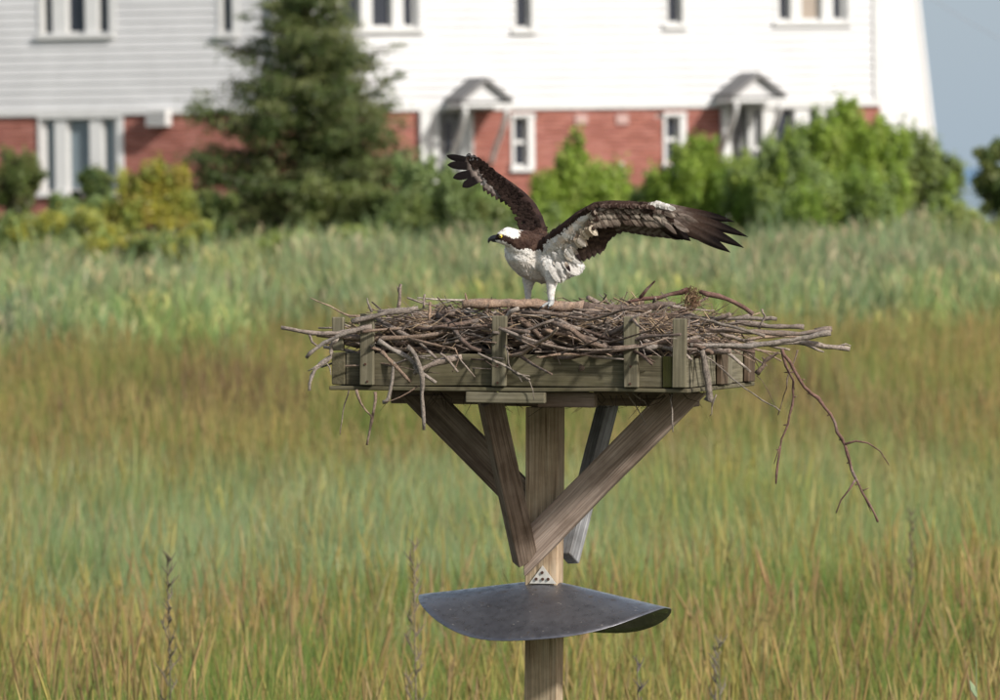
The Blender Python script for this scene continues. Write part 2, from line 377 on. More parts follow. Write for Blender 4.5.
def field():
    near = []; reeds = []
    def put(lst, x, y, kind, tint, hs, ws=1.0):
        v = random.uniform(.82, 1.18); tint = tuple(min(.6, max(0.01, c * v * random.uniform(.93, 1.07))) for c in tint)
        lst.append(((x, y, gz(x, y) - .02), random.choice(idxs[kind]), (random.gauss(0, .07), random.gauss(0, .07) + .03, random.uniform(0, 6.28)), (ws, ws, hs), tint))
    y = 19.0
    while y < 124:
        half = .054 * y + 2.2
        dens = 5 if y < 30 else 30 if y < 50 else 24 if y < 70 else 17 if y < 92 else 12
        dy = 1.0
        for _ in range(int(dens * 2 * half * dy)):
            x = random.uniform(-half, half); yy = y + random.random() * dy
            if abs(x) < .3 and abs(yy - 25) < .4: continue
            g1 = nz(x * 2.2, yy, .16, 1); g2 = nz(x * 1.5, yy * .7, .5, 2); g3 = nz(x, yy * .5, 1.3, 3)
            e = yy + random.gauss(0, 2.5) + 5 * g1 + 2 * g2 - (x > 0) * 2.5 * sstep(0, 2, x)
            if yy + random.gauss(0, 2.0) > 97 + 4 * g1 - 3 * (x < -2.6) + (3 if -2.6 < x < 0 else 0):       # reed belt
                if random.random() < .8:
                    t = lerp3(C_REED, C_PALE, .5 + g2 * 1.4); t = lerp3(t, C_YEL, .3 * max(0, g3 * 2))
                    if yy > 100: t = lerp3(t, (.25, .27, .14), .4)
                    put(reeds, x, yy, 'reed', t, random.uniform(.7, 1.0) * (1 + .25 * g2), 1)
                continue
            if e < 45:
                mixv = .5 + 1.5 * g2 + .8 * g3
                t = lerp3(C_YEL, C_MID, mixv) ; kind = 'grass'
                if random.random() < .27 - .3 * g2: kind = 'seed'; t = lerp3(C_YEL, C_ORG, random.random())
            elif e < 67:
                t = lerp3(C_PALE, C_MID, .18 + .9 * g2 + .4 * g3); kind = 'grass'
                if random.random() < .10 + .25 * max(0, g2): kind = 'seed'; t = lerp3(C_PALE, C_YEL, random.random())
                if x > .6: t = lerp3(t, C_YEL, .35)
            else:
                t = lerp3(C_BRN, C_YEL, .40 + 1.3 * g2 + .7 * g3); t = lerp3(t, C_MID, .30 + 1.2 * g1)
                kind = 'grass' if random.random() < .7 else 'seed'
                if kind == 'seed': t = lerp3(t, C_TAN, .4)
                pr = P(0, 0, yy)
                for (rx, ry, rr) in ((-2.3, 81, .75), (-3.3, 80, .6), (-2.6, 85, .5), (2.6, 83, .4)):
                    if (x - rx) ** 2 + ((yy - ry) / 4.5) ** 2 < rr ** 2 and random.random() < .42: kind = 'rust'; t = C_RUST
            put(near, x, yy, kind, t, random.uniform(.75, 1.08) * (1 + .22 * g2) * (1.35 if kind == 'rust' else 1), 1)
        y += dy
    scatter('marsh_grass', near, 'mixed green and tan marsh grass filling the field below and behind the nest platform')
    scatter('reed_bed', reeds, 'belt of tall bright green reeds in front of the shrubs and the house')
field()

# ------------------------------------------------------------------ house
class Wall:
    """vertical wall plane. origin o (x,y) at s=0, direction angle; s grows to the picture's right"""
    def __init__(s, x, y, ang): s.o = Vector((x, y, 0)); s.u = Vector((math.cos(ang), math.sin(ang), 0)); s.n = Vector((s.u.y, -s.u.x, 0)); s.M = Matrix.Translation(s.o) @ Matrix.Rotation(ang, 4, 'Z')
    def sz(s, px, py):
        r = CM.to_3x3() @ Vector(((px - 500) * K, (350 - py) * K, -1)); c = Vector((0, 0, H))
        t = (s.o - c).dot(s.n) / r.dot(s.n); p = c + r * t
        return ((p - s.o).dot(s.u), p.z)
a_main = R(20); a_left = R(-15)
pB = P(880, 60, 142); xB, yB = pB.x, 142
Lm = 9.75
W1 = Wall(xB - Lm * math.cos(a_main), yB - Lm * math.sin(a_main), a_main)      # main front, s 0..Lm
Lw = 8.5
W2 = Wall(W1.o.x - Lw * math.cos(a_left), W1.o.y - Lw * math.sin(a_left), a_left)   # left wing, s 0..Lw
ZG = 1.13; ZE = H + 79 * K * 140; ZT = ZE + 3.9
house = thing('house', T((W1.o.x, W1.o.y, ZG)), 'large white clapboard house with a red brick ground floor behind the dark evergreen tree', 'house')
def cells(s0, s1, z0, z1, op):
    zs = sorted({z0, z1, *[min(max(z, z0), z1) for o in op for z in (o[2], o[3])]}); out = []
    for a, b in zip(zs, zs[1:]):
        if b - a < 1e-4: continue
        m = (a + b) / 2; cur = s0
        for o in sorted([o for o in op if o[2] < m < o[3]]):
            if o[0] > cur: out.append((cur, min(o[0], s1), a, b))
            cur = max(cur, o[1])
        if cur < s1: out.append((cur, s1, a, b))
    return out
def window(W, s0, s1, z0, z1, lights, pane=None, sill=True, proud=.03):
    """lights: list of (a,b) fractions across; frame between them; double-hung if marked"""
    M = W.M; f = MB(); dpt = .12
    def bx(a, b, c, d, y0, y1, m=f): m.box((a, y0, c), (b, y1, d))
    e = .045
    bx(s0 - e, s1 + e + .06, z1, z1 + .06, -proud - .02, .02); bx(s0 - e, s0, z0, z1, -proud, .02); bx(s1, s1 + e + .06, z0, z1, -proud, .02)
    fo = mobj('window', f.mesh('window'), M_trim, house, M)
    if sill:
        m = MB(); m.box((s0 - e - .03, -.08, z0 - .07), (s1 + e + .03, dpt, z0 - .002)); mobj('sill', m.mesh('sill'), M_trim, fo, M)
    edges = [0] + [q for l in lights for q in l[:2]] + [1]; m = MB()
    for k in range(0, len(edges), 2):
        a, b = edges[k], edges[k+1]
        if b > a: m.box((s0 + (s1-s0)*a + .001, -.005 if 0 < a and b < 1 else .03, z0), (s0 + (s1-s0)*b - .001, dpt, z1 - .002))
    mobj('window_frame', m.mesh('window_frame'), M_trim, fo, M)
    for l in lights:
        a, b = s0 + (s1-s0)*l[0], s0 + (s1-s0)*l[1]; dh = l[2]; mt = l[3] if len(l) > 3 else M_glass
        p = MB(); p.box((a + .002, dpt - .02, z0 + .002), (b - .002, dpt, z1 - .004)); mobj('pane', p.mesh('pane'), mt, fo, M)
        q = MB(); w = .028; y0, y1 = dpt - .06, dpt - .022
        q.box((a, y0, z0), (a + w, y1, z1 - .003)); q.box((b - w, y0, z0), (b, y1, z1 - .003)); q.box((a + w, y0, z0), (b - w, y1, z0 + w*1.4)); q.box((a + w, y0, z1 - w - .003), (b - w, y1, z1 - .003))
        if dh:
            zm = (z0 + z1) / 2; q.box((a + w, y0 - .01, zm - .03), (b - w, y1, zm + .03))
        mobj('sash', q.mesh('sash'), M_trim, fo, M)
def opening(W, x0, x1, ytop, ybot):
    s0, _ = W.sz(x0, ybot); s1, _ = W.sz(x1, ybot); _, z0 = W.sz((x0+x1)/2, ybot); _, z1 = W.sz((x0+x1)/2, ytop); return (s0, s1, z0, z1)
def wall(W, Ltot, ops_up, ops_low, extra_low=()):
    up = [opening(W, *o[:4]) for o in ops_up]; low = [opening(W, *o[:4]) for o in ops_low]; elow = [opening(W, *o) for o in extra_low]
    for o, q in zip(ops_up, up): window(W, *q, o[4])
    for o, q in zip(ops_low, low): window(W, *q, o[4])
    mb = MB()
    for (a, b, c, d) in cells(0, Ltot, ZE, ZT, up): mb.box((a, .02, c), (b, .15, d))
    for (a, b, c, d) in cells(0, Ltot, ZG - .6, ZE, low + elow): mb.box((a, .045, c), (b, .15, d))
    wo = mobj('wall', mb.mesh('wall'), M_mortar, house, W.M)
    # clapboards
    ex = .13; z = ZE + .03; k = 0
    while z < ZT - .05:
        for (a, b, c, d) in cells(0, Ltot, z + .002, z + ex - .002, up):
            if b - a < .02 or d - c < .012: continue
            a += .001 * (k % 2); lp = .034 if W is W1 else .021; y0 = -lp + (lp - .002) * ((c - z) / ex); y1 = -lp + (lp - .002) * ((d - z) / ex)
            m = MB(); m.add([(a, y0, c), (b, y0, c), (b, y1, d + .004), (a, y1, d + .004), (a, .019, c), (b, .019, c), (b, .019, d + .004), (a, .019, d + .004)],
                [(0,1,2,3),(5,4,7,6),(0,4,5,1),(1,5,6,2),(2,6,7,3),(3,7,4,0)])
            mobj('clapboard', m.mesh('clapboard'), M_white, wo, W.M)
        z += ex; k += 1
    m = MB(); m.box((-.02, -.05, ZE - .06), (Ltot + .0, .017, ZE + .026)); mobj('water_table', m.mesh('water_table'), M_trim, wo, W.M)
    return wo, low + elow
BR = {'n': 0}
brick_me = None
def bricks(W, wo, Ltot, ops, vis):
    global brick_me
    bl, bh, ps, pz = .203, .057, .213, .067
    if brick_me is None:
        m = MB(); m.box((0, -.0, 0), (bl, .05, bh)); brick_me = m.mesh('brick'); brick_me.materials.append(M_brick)
    rest = MB(); z = ZE - .065 - pz; row = 0
    while z > ZG - .55:
        s = -(row % 2) * ps / 2
        while s < Ltot:
            a, b = max(s, 0), min(s + bl, Ltot)
            for (c, d, e, f) in cells(a, b, z, z + bh, ops) if any(o[0] < b and o[1] > a and o[2] < z + bh and o[3] > z for o in ops) else [(a, b, z, z + bh)]:
                if d - c < .02 or f - e < .03: continue
                px, py = PX(W.M @ Vector((c, 0, e))); full = d - c > bl - .001
                if full and BR['n'] < 298 and any(x0 < px < x1 and py < y1 for x0, x1, y1 in vis):
                    o = bpy.data.objects.new('brick', brick_me); place(o, W.M @ T((c, random.uniform(-.002, .003), e)), wo); BR['n'] += 1
                else: rest.box((c, random.uniform(-.002, .003), e), (d, .05, f))
            s += ps
        z -= pz; row += 1
    mobj('brickwork', rest.mesh('brickwork'), M_brick, wo, W.M, kind='stuff')
tri = lambda a, b, c: [(a[0], a[1], True), (b[0], b[1], False) + ((b[2],) if len(b) > 2 else ()), (c[0], c[1], True)]
main_up = [(340, 418, -62, 28, [(.02, .27, True), (.41, .67, False), (.81, .97, True)]),
           (515, 531, -50, 29, [(.05, .95, True)]), (667, 682, -50, 24, [(.05, .95, True)]),
           (777, 847, -62, 21, [(.03, .20, True), (.35, .64, False, M_curtain), (.80, .96, True)])]
main_low = [(514, 528, 117, 167, [(.04, .96, True)]), (666, 680, 116, 163, [(.04, .96, True)]),
            (754, 834, 108, 188, [(.02, .12, True), (.27, .52, False), (.70, .82, False), (.93, .97, False)])]
doors = [(728, 750, 108, 230), (434, 466, 111, 232)]
wo1, lo1 = wall(W1, Lm, main_up, main_low, doors)
bricks(W1, wo1, Lm, lo1, [(535, 712, 182), (840, 880, 125)])
left_up = [(42, 110, -55, 34, [(.01, .16, True), (.36, .64, False), (.82, .98, True)]), (221, 233, -50, 33, [(.05, .95, True)])]
left_low = [(42, 118, 118, 192, [(.04, .18, False, M_blind), (.34, .64, False, M_blind), (.80, .96, False, M_blind)])]
wo2, lo2 = wall(W2, Lw, left_up, left_low)
bricks(W2, wo2, Lw, lo2, [(0, 36, 152), (118, 180, 165)])
# corner boards, box on the left wing, inner wall return and roof
m = MB(); m.box((Lm, -.05, ZE - .03), (Lm + .05, .25, ZT)); m.box((Lm - .12, -.056, ZE + .03), (Lm - .001, -.034, ZT)); mobj('corner_board', m.mesh('corner_board'), M_trim, house, W1.M)
m = MB(); m.box((-.10, -.056, ZE + .03), (.10, -.035, ZT)); mobj('corner_board', m.mesh('corner_board'), M_trim, house, W1.M)
s0, s1, z0, z1 = opening(W2, 152, 172, 109, 126)
m = MB(); m.box((s0, -.30, z0), (s1, -.01, z1)); acb = mobj('air_conditioner', m.mesh('air_conditioner'), M_trim, house, W2.M)
for k in range(5):
    m = MB(); zz = z0 + .03 + k * (z1 - z0 - .05) / 5; m.box((s0 + .02, -.31, zz), (s1 - .02, -.301, zz + .015)); mobj('louvre', m.mesh('louvre'), M_greyw, acb, W2.M)
m = MB(); m.box((Lm - .002, .15, ZG - .6), (Lm + .02, 6.0, ZT)); mobj('end_wall', m.mesh('end_wall'), M_white, house, W1.M)
m = MB(); m.box((0, 6.0, ZG - .6), (Lm, 6.15, ZT)); mobj('rear_wall', m.mesh('rear_wall'), M_white, house, W1.M)
m = MB(); m.box((0.3, .6, ZG - .5), (Lm - .1, .7, ZT)); m.box((.1, .6, ZG - .5), (Lw - .6, .7, ZT)) ; mobj('interior_partition', m.mesh('interior_partition'), M_dark, house, W1.M)
m = MB(); m.box((0.1, .7, ZG - .5), (Lw - .6, .8, ZT)); mobj('interior_partition', m.mesh('interior_partition'), M_dark, house, W2.M)
for W, Lx, x0 in ((W1, Lm, -.1), (W2, Lw, -.3)):
    m = MB(); e = .35; h = 2.2
    m.add([(x0, -e, ZT), (Lx + .3, -e, ZT), (Lx + .3, 3, ZT + h), (x0, 3, ZT + h), (x0, 6.4, ZT), (Lx + .3, 6.4, ZT),
           (x0, -e, ZT + .12), (Lx + .3, -e, ZT + .12), (Lx + .3, 3, ZT + h + .12), (x0, 3, ZT + h + .12), (x0, 6.4, ZT + .12), (Lx + .3, 6.4, ZT + .12)],
          [(6, 7, 8, 9), (9, 8, 11, 10), (0, 3, 2, 1), (3, 4, 5, 2), (0, 1, 7, 6), (4, 10, 11, 5), (0, 6, 9, 3), (3, 9, 10, 4), (1, 2, 8, 7), (2, 5, 11, 8)])
    mobj('roof', m.mesh('roof'), M_roof, house, W.M)
m = MB(); m.box((0, .15, ZG - .6), (.02, 6.0, ZT)); mobj('end_wall', m.mesh('end_wall'), M_white, house, W2.M)
# two gabled door hoods with curved brackets
def hood(x0, x1, yb, yt, dx0, dx1):
    s0, z0 = W1.sz(x0, yb); s1, _ = W1.sz(x1, yb); _, z1 = W1.sz((x0 + x1) / 2, yt); D = .85; sm = (s0 + s1) / 2; M = W1.M
    po = MB()
    for sa, sb in ((s0, sm), (s1, sm)):
        t = .07
        po.add([(sa, -D, z0), (sb, -D, z1), (sb, -.03, z1), (sa, -.03, z0), (sa, -D, z0 + t), (sb, -D, z1 + t), (sb, -.03, z1 + t), (sa, -.03, z0 + t)],
               [(0,1,2,3),(4,7,6,5),(0,4,5,1),(1,5,6,2),(2,6,7,3),(3,7,4,0)])
    hd = mobj('door_hood', po.mesh('door_hood'), M_roof, house, M)
    g = MB(); g.add([(s0 + .05, -D + .1, z0 + .03), (s1 - .05, -D + .1, z0 + .03), (sm, -D + .1, z1 - .02), (s0 + .05, -D + .14, z0 + .03), (s1 - .05, -D + .14, z0 + .03), (sm, -D + .14, z1 - .02)],
                    [(0, 1, 2), (5, 4, 3), (0, 3, 4, 1), (1, 4, 5, 2), (2, 5, 3, 0)])
    mobj('pediment', g.mesh('pediment'), M_white, hd, M)
    g = MB(); g.box((s0, -D + .02, z0 - .06), (s1, -D + .09, z0 - .002))
    for q in (s0, s1 - .07): g.box((q, -D + .091, z0 - .06), (q + .07, -.06, z0 - .002))
    mobj('hood_beam', g.mesh('hood_beam'), M_trim, hd, M)
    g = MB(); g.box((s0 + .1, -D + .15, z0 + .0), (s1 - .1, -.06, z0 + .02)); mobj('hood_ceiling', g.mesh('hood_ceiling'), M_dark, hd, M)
    for q in (s0 + .04, s1 - .12):
        g = MB(); pts = []
        for k in range(9):
            t = k / 8; pts.append((q + .035, -.06 - (D - .12) * math.sin(t * math.pi / 2) ** 1.3, z0 - .08 - .85 * (1 - t) ** 1.2))
        g.tube(pts, [(.04, .04)] * 9, 8); mobj('hood_bracket', g.mesh('hood_bracket', True), M_trim, hd, M)
    # door
    a, b, c, d = opening(W1, dx0, dx1, yb + 8, 232)
    g = MB(); g.box((a - .10, -.03, c), (a, .10, d + .1)); g.box((b, -.03, c), (b + .1, .10, d + .1)); g.box((a, -.03, d), (b, .10, d + .098)); fr = mobj('door_frame', g.mesh('door_frame'), M_trim, house, M)
    g = MB(); g.box((a + .002, .06, c), (b - .002, .11, d - .002)); do = mobj('door', g.mesh('door'), M_greyw, house, M)
    g = MB(); g.box((a + .12, .045, c + 1.1), (b - .12, .059, d - .15)); mobj('door_pane', g.mesh('door_pane'), M_glass, do, M)
    g = MB(); g.tube([(b - .06, .055, c + .95), (b - .06, .02, c + .95), (b - .12, .018, c + .95)], .012, 6); mobj('door_handle', g.mesh('door_handle'), M_metal, do, M)
hood(713, 766, 99, 77, 732, 749); hood(443, 494, 104, 82, 440, 462)
# sidelight columns by the left entrance
for x0, x1 in ((420, 431), (467, 473)):
    q = opening(W1, x0, x1, 111, 232); m = MB(); m.box((q[0], -.10, q[2]), (q[1], -.002, q[3])); mobj('porch_pilaster', m.mesh('porch_pilaster'), M_trim, house, W1.M)
q = opening(W1, 722, 728, 107, 232); m = MB(); m.box((q[0], -.10, q[2]), (q[1], -.002, q[3])); mobj('porch_pilaster', m.mesh('porch_pilaster'), M_trim, house, W1.M)
for px_ in (581, 622):      # wall lamps / vents, small grey squares high on the brick
    q = opening(W1, px_ - 6, px_ + 6, 114, 124); m = MB(); m.box((q[0], -.03, q[2]), (q[1], -.002, q[3])); v_ = mobj('wall_vent', m.mesh('wall_vent'), plain('vent_paint', (.42, .28, .25), .8), house, W1.M)
q = opening(W1, 619, 624, 162, 230); m = MB(); m.tube([((q[0]+q[1])/2, -.05, q[2]), ((q[0]+q[1])/2, -.05, q[3])], .035, 8); mobj('downpipe', m.mesh('downpipe', True), plain('pipe_paint', (.45, .38, .36), .7), house, W1.M)
q = opening(W1, 664, 681, 164, 177); m = MB(); m.box((q[0], -.28, q[2]), (q[1] + .02, -.085, q[3])); mobj('air_conditioner', m.mesh('air_conditioner'), M_trim, house, W1.M)

# tapered white tower behind the house
def tower():
    d = 152.5; c = P(778, 140, d); zb = ZG; kk = K * d
    def rad(z): return (940 - 778) * kk - .105 * (z - c.z) 
    t = thing('lighthouse', T((c.x, d, zb)), 'tapering white tower with flat facets rising behind the right end of the white house', 'tower')
    M = T((c.x, d, 0)); ht = 14; rot = R(24)
    for k in range(8):
        a0 = rot + k * math.pi / 4; a1 = a0 + math.pi / 4; m = MB(); z0, z1 = zb - .6, zb + ht
        f = 1.0
        def pt(a, z, s=0.0): r = rad(z) - s; return (r * math.cos(a), r * math.sin(a), z)
        m.add([pt(a0, z0), pt(a1, z0), pt(a1, z1), pt(a0, z1), pt(a0, z0, .15), pt(a1, z0, .15), pt(a1, z1, .15), pt(a0, z1, .15)], [(0,1,2,3),(5,4,7,6),(0,4,5,1),(2,6,7,3),(1,5,6,2),(3,7,4,0)])
        mobj('wall_panel', m.mesh('wall_panel'), M_tower, t, M)
    for k in range(8):
        a = rot + k * math.pi / 4; m = MB(); m.tube([((rad(z)+.005) * math.cos(a), (rad(z)+.005) * math.sin(a), z) for z in (zb - .5, zb + ht)], .06, 6); mobj('corner_trim', m.mesh('corner_trim'), M_tower, t, M)
    m = MB(); m.tube([(0, 0, zb + ht), (0, 0, zb + ht + .15)], rad(zb + ht) + .5, 8); mobj('gallery', m.mesh('gallery'), M_trim, t, M)
    m = MB(); m.tube([(0, 0, zb + ht + .15), (0, 0, zb + ht + 1.8)], .8, 10); mobj('lantern_room', m.mesh('lantern_room'), M_glass, t, M)
    m = MB(); m.tube([(0, 0, zb + ht + 1.8), (0, 0, zb + ht + 2.6)], [1.0, .05], 10); mobj('lantern_roof', m.mesh('lantern_roof'), M_roof, t, M)
tower()
m = MB(); a, b = P(905, -22, 150), P(1090, 66, 150); m.tube([a.lerp(b, t / 10) - Vector((0, 0, .25 * math.sin(math.pi * t / 10))) for t in range(11)], .008, 5)
tag(mobj('utility_wire', m.mesh('utility_wire'), M_wire, world=True), 'thin utility wire crossing the top right corner of the sky', 'wire')

# ------------------------------------------------------------------ trees and shrubs
def leaves(centres, n, size, cols, flat=1.0, elong=1.6, up=0.3):
    """centres: (x,y,z,rx,ry,rz,colour index weight)"""
    C = np.array([c[:3] for c in centres]); Rr = np.array([c[3:6] for c in centres]); vol = Rr.prod(1) ** .75; pr = vol / vol.sum()
    ci = rng.choice(len(C), n, p=pr); u = rng.normal(size=(n, 3)); u /= np.linalg.norm(u, axis=1)[:, None]
    rr = np.abs(rng.normal(.74, .38, n)); pos = C[ci] + u * rr[:, None] * Rr[ci]
    nrm = u * 0.6 + rng.normal(size=(n, 3)) * .6 + np.array([.25, -.35, up]); nrm /= np.linalg.norm(nrm, axis=1)[:, None]
    t = np.cross(nrm, rng.normal(size=(n, 3))); t /= np.linalg.norm(t, axis=1)[:, None]; b = np.cross(nrm, t)
    s = size * rng.uniform(.6, 1.3, n)[:, None]
    V = np.stack([pos - t * s * elong, pos - b * s * .5 , pos + t * s * elong, pos + b * s * .5], 1).reshape(-1, 3)
    cc = np.array(cols); cb = rng.integers(0, len(cc), len(C)); base = cc[cb][ci]; alt = cc[rng.integers(0, len(cc), n)]
    col = (base * .65 + alt * .35) * rng.uniform(.75, 1.25, (n, 1)); return V, col
def shrub(name, cat, label, blobs, d, n, cols, size=.03, group='shrubs and young trees between the reeds and the house', sub=15, spiky=0.0, trunk=None, barkc=(.10, .08, .06)):
    """blobs: (px,py,rx,ry) in photo pixels at distance d"""
    kk = K * d; bx = sum(b[0] for b in blobs) / len(blobs); base = P(bx, 300, d); g = gz(base.x, d); root = Vector((base.x, d, g))
    t = thing(name, T(root), label, cat, group); cs = []; tips = []
    for (px, py, rx, ry) in blobs:
        for _ in range(sub):
            a = random.uniform(0, 6.28); q = random.uniform(.15, .85) ; e = random.uniform(-1, 1)
            x = px + rx * q * math.cos(a); y = py + ry * e * .8
            dd = d + rx * kk * q * math.sin(a); w = P(x, y, d); r = random.uniform(.17, .38) * rx * kk
            rz = r * (random.uniform(.7, 1.1) + spiky * random.uniform(.5, 1.8))
            cs.append((w.x, dd, w.z, r, r, min(rz, ry * kk * .9))); tips.append(Vector((w.x, dd, w.z)))
        w = P(px, py, d); 
    if spiky:
        for (px, py, rx, ry) in blobs:
            for _ in range(int(14 * spiky)):
                x = px + random.uniform(-.7, .7) * rx; w = P(x, py - ry * random.uniform(.7, 1.1), d); r = min(.09, rx * kk * random.uniform(.07, .15))
                cs.append((w.x, d + random.uniform(-.5, .5) * rx * kk, w.z, r, r, r * 3.6)); tips.append(Vector((w.x, d, w.z)))
    V, col = leaves(cs, n, size, cols); me = quads_mesh('foliage', V, col); mobj('crown' if trunk else 'foliage', me, M_leaf, t, world=True)
    m = MB(); top = max(tips, key=lambda v: v.z)
    tr = trunk or .02
    m.tube([root - Vector((0, 0, .1)), root.lerp(Vector((root.x, root.y, top.z)), .5) + Vector((.04, 0, 0)), Vector((top.x, top.y, top.z))], [tr, tr * .7, tr * .15], 7)
    for v in random.sample(tips, min(14, len(tips))):
        h = random.uniform(.05, .5); s0 = root + Vector((0, 0, (v.z - root.z) * h)); mid = s0.lerp(v, .5) + Vector((0, 0, .06)); m.tube([s0, mid, v], [tr * .5, tr * .35, tr * .1], 5)
    mobj('trunk' if trunk else 'stem', m.mesh('stem', True), plain('bark', barkc, .9, nz=30, amp=.3), t, world=True)
    return t
G_BR = [(0.246, 0.352, 0.044), (0.299, 0.405, 0.062), (0.167, 0.264, 0.035), (0.334, 0.405, 0.088)]
G_DK = [(.08, .13, .03), (.11, .16, .04), (.05, .09, .025)]
G_OL = [(0.162, 0.204, 0.051), (0.196, 0.221, 0.068), (0.102, 0.145, 0.034)]
G_YE = [(0.396, 0.36, 0.045), (0.324, 0.333, 0.063), (0.216, 0.279, 0.054), (0.396, 0.306, 0.072)]
G_PL = [(0.212, 0.289, 0.093), (0.255, 0.332, 0.128), (0.153, 0.212, 0.06)]
# big dark evergreen
def evergreen():
    d = 129; kk = K * d; base = P(305, 300, d); g = gz(base.x, d); root = Vector((base.x, d, g))
    t = thing('evergreen_tree', T(root), 'large dark evergreen tree with ragged tiered branches in front of the white house', 'tree')
    topz = P(310, -75, d).z; cs = []; m = MB()
    m.tube([root - Vector((0, 0, .1)), Vector((base.x + .05, d, (g + topz) / 2)), Vector((base.x + .1, d, topz))], [.17, .10, .015], 9)
    prof = [(-75, 4, 4), (-40, 25, 30), (0, 38, 50), (30, 62, 62), (42, 98, 84), (60, 70, 72), (80, 75, 100), (98, 102, 84), (112, 120, 98), (130, 122, 104), (160, 128, 110), (185, 126, 108), (205, 118, 104), (225, 100, 98)]
    py = -70.0
    while py < 232:
        for (p0, l0, r0), (p1, l1, r1) in zip(prof, prof[1:]):
            if p0 <= py <= p1: u = (py - p0) / (p1 - p0); l = l0 + (l1 - l0) * u; r = r0 + (r1 - r0) * u
        for _ in range(random.choice((4, 6, 6))):
            a = random.uniform(0, 2 * math.pi); ca = math.cos(a); ext = (r if ca > 0 else l) * random.choice((.65, .85, .95, 1.0, 1.06)) * random.uniform(.92, 1.05); L_ = ext * kk
            s0 = Vector((base.x + .05, d, P(310, py + 12, d).z)); e = Vector((base.x + ca * L_, d + math.sin(a) * L_ * .9, P(310, py + random.uniform(-6, 8), d).z))
            mid = s0.lerp(e, .5) - Vector((0, 0, .05)); m.tube([s0, mid, e], [.03, .02, .006], 5)
            nb = max(2, int(L_ / .22))
            for k in range(nb):
                u = .3 + .7 * (k + random.uniform(.2, .8)) / nb
                p = s0.lerp(e, u) + Vector((random.gauss(0, .07), random.gauss(0, .1), random.gauss(0, .07) - .05 * math.sin(u * 3.1)))
                w = random.uniform(.17, .30) * (1.15 - .30 * u); cs.append((p.x, p.y, p.z, w, w, w * random.uniform(.35, .75)))
        py += 7.5
    for (tx, ty) in ((213, 42), (222, 48), (235, 55), (400, 74), (392, 78), (385, 82), (398, 45), (386, 50), (205, 92), (210, 100), (188, 115), (196, 122), (412, 150), (408, 170), (186, 160)):
        w = P(tx, ty, d); cs.append((w.x, w.y, w.z, .15, .15, .06))
        c2 = P(310 + (tx - 310) * .6, ty + 8, d); m.tube([c2, w], [.012, .004], 5)
    V, col = leaves(cs, 80000, .026, [(.075, .115, .03), (.11, .145, .04), (.16, .18, .06), (.06, .095, .025), (.20, .22, .085)], up=.6, elong=1.8)
    mobj('crown', quads_mesh('crown', V, col), M_leaf, t, world=True)
    mobj('trunk', m.mesh('trunk', True), plain('evergreen_bark', (.07, .05, .04), .95, nz=30, amp=.3), t, world=True)
evergreen()
sg = None
shrub('shrub', 'shrub', 'olive green rounded bush at the foot of the big dark evergreen, right side', [(330, 205, 40, 26), (365, 212, 38, 22)], 122, 9000, G_OL)
shrub('shrub', 'shrub', 'pale green leafy shrub between the evergreen and the left porch', [(430, 200, 32, 32), (460, 205, 30, 26), (410, 185, 20, 20)], 121, 11000, G_PL, spiky=.6)
shrub('shrub', 'shrub', 'small round mid green bush between the yellow shrub and the evergreen', [(200, 215, 20, 26), (224, 214, 18, 24)], 122, 8000, G_OL + G_DK)
shrub('shrub', 'shrub', 'yellow and orange tinged tall shrub left of the evergreen', [(140, 220, 36, 42), (168, 205, 28, 30), (115, 235, 26, 26), (150, 188, 18, 22), (185, 230, 22, 22)], 118, 16000, G_YE, spiky=.5)
shrub('shrub', 'shrub', 'yellowish low shrub at the left edge in front of the green bush', [(45, 232, 28, 20), (20, 240, 20, 16)], 117, 6000, [(.27, .28, .07), (.20, .25, .07), (.30, .28, .07)])
shrub('shrub', 'shrub', 'dark leafy bush under the left wing window, at the left edge', [(20, 180, 28, 26), (8, 200, 26, 26)], 124, 8000, G_OL + [(.10, .09, .04)], spiky=.4)
shrub('shrub', 'shrub', 'small dark bush directly below the blue-grey window', [(97, 184, 20, 13), (92, 200, 24, 16)], 125, 5000, G_DK + G_OL)
shrub('shrub', 'shrub', 'pale green thicket between the two left bushes', [(70, 215, 30, 20), (110, 208, 20, 14)], 121, 6000, G_PL)
shrub('shrub', 'shrub', 'bright lime low shrub in the reeds below the evergreen', [(285, 252, 38, 15), (350, 245, 38, 12)], 116, 7000, [(.24, .30, .07), (.29, .34, .09), (.19, .24, .06)])
shrub('young_tree', 'tree', 'slim pointed young yellow green tree in front of the brick wall behind the bird', [(576, 162, 12, 28), (577, 192, 32, 28), (556, 208, 30, 24), (602, 204, 28, 26), (576, 145, 5, 16)], 121, 18000, G_BR, spiky=.8, trunk=.03)
shrub('shrub', 'shrub', 'dark green shrub low between the perched bird and the brick wall', [(500, 215, 34, 22), (530, 225, 30, 18)], 120, 8000, G_PL + G_BR)
shrub('shrub', 'shrub', 'bright green bush rising under the right ground floor window', [(700, 190, 36, 34), (668, 208, 32, 28), (705, 166, 18, 24), (728, 205, 26, 28)], 122, 20000, G_BR, spiky=.9)
shrub('shrub', 'shrub', 'mid green bush between the window bush and the tallest bush', [(752, 210, 38, 32), (742, 188, 26, 26), (765, 190, 20, 24)], 121, 18000, G_BR + G_PL, spiky=.6)
shrub('young_tree', 'tree', 'tallest bright green young tree before the right porch', [(845, 130, 17, 26), (832, 162, 36, 34), (868, 162, 30, 32), (840, 200, 48, 34), (800, 160, 24, 26), (893, 165, 22, 26)], 122, 40000, G_BR, spiky=1.0, trunk=.035)
shrub('shrub', 'shrub', 'green bush just left of the tallest young tree', [(792, 198, 36, 38), (782, 168, 20, 24)], 120, 17000, G_BR + G_PL, spiky=.7)
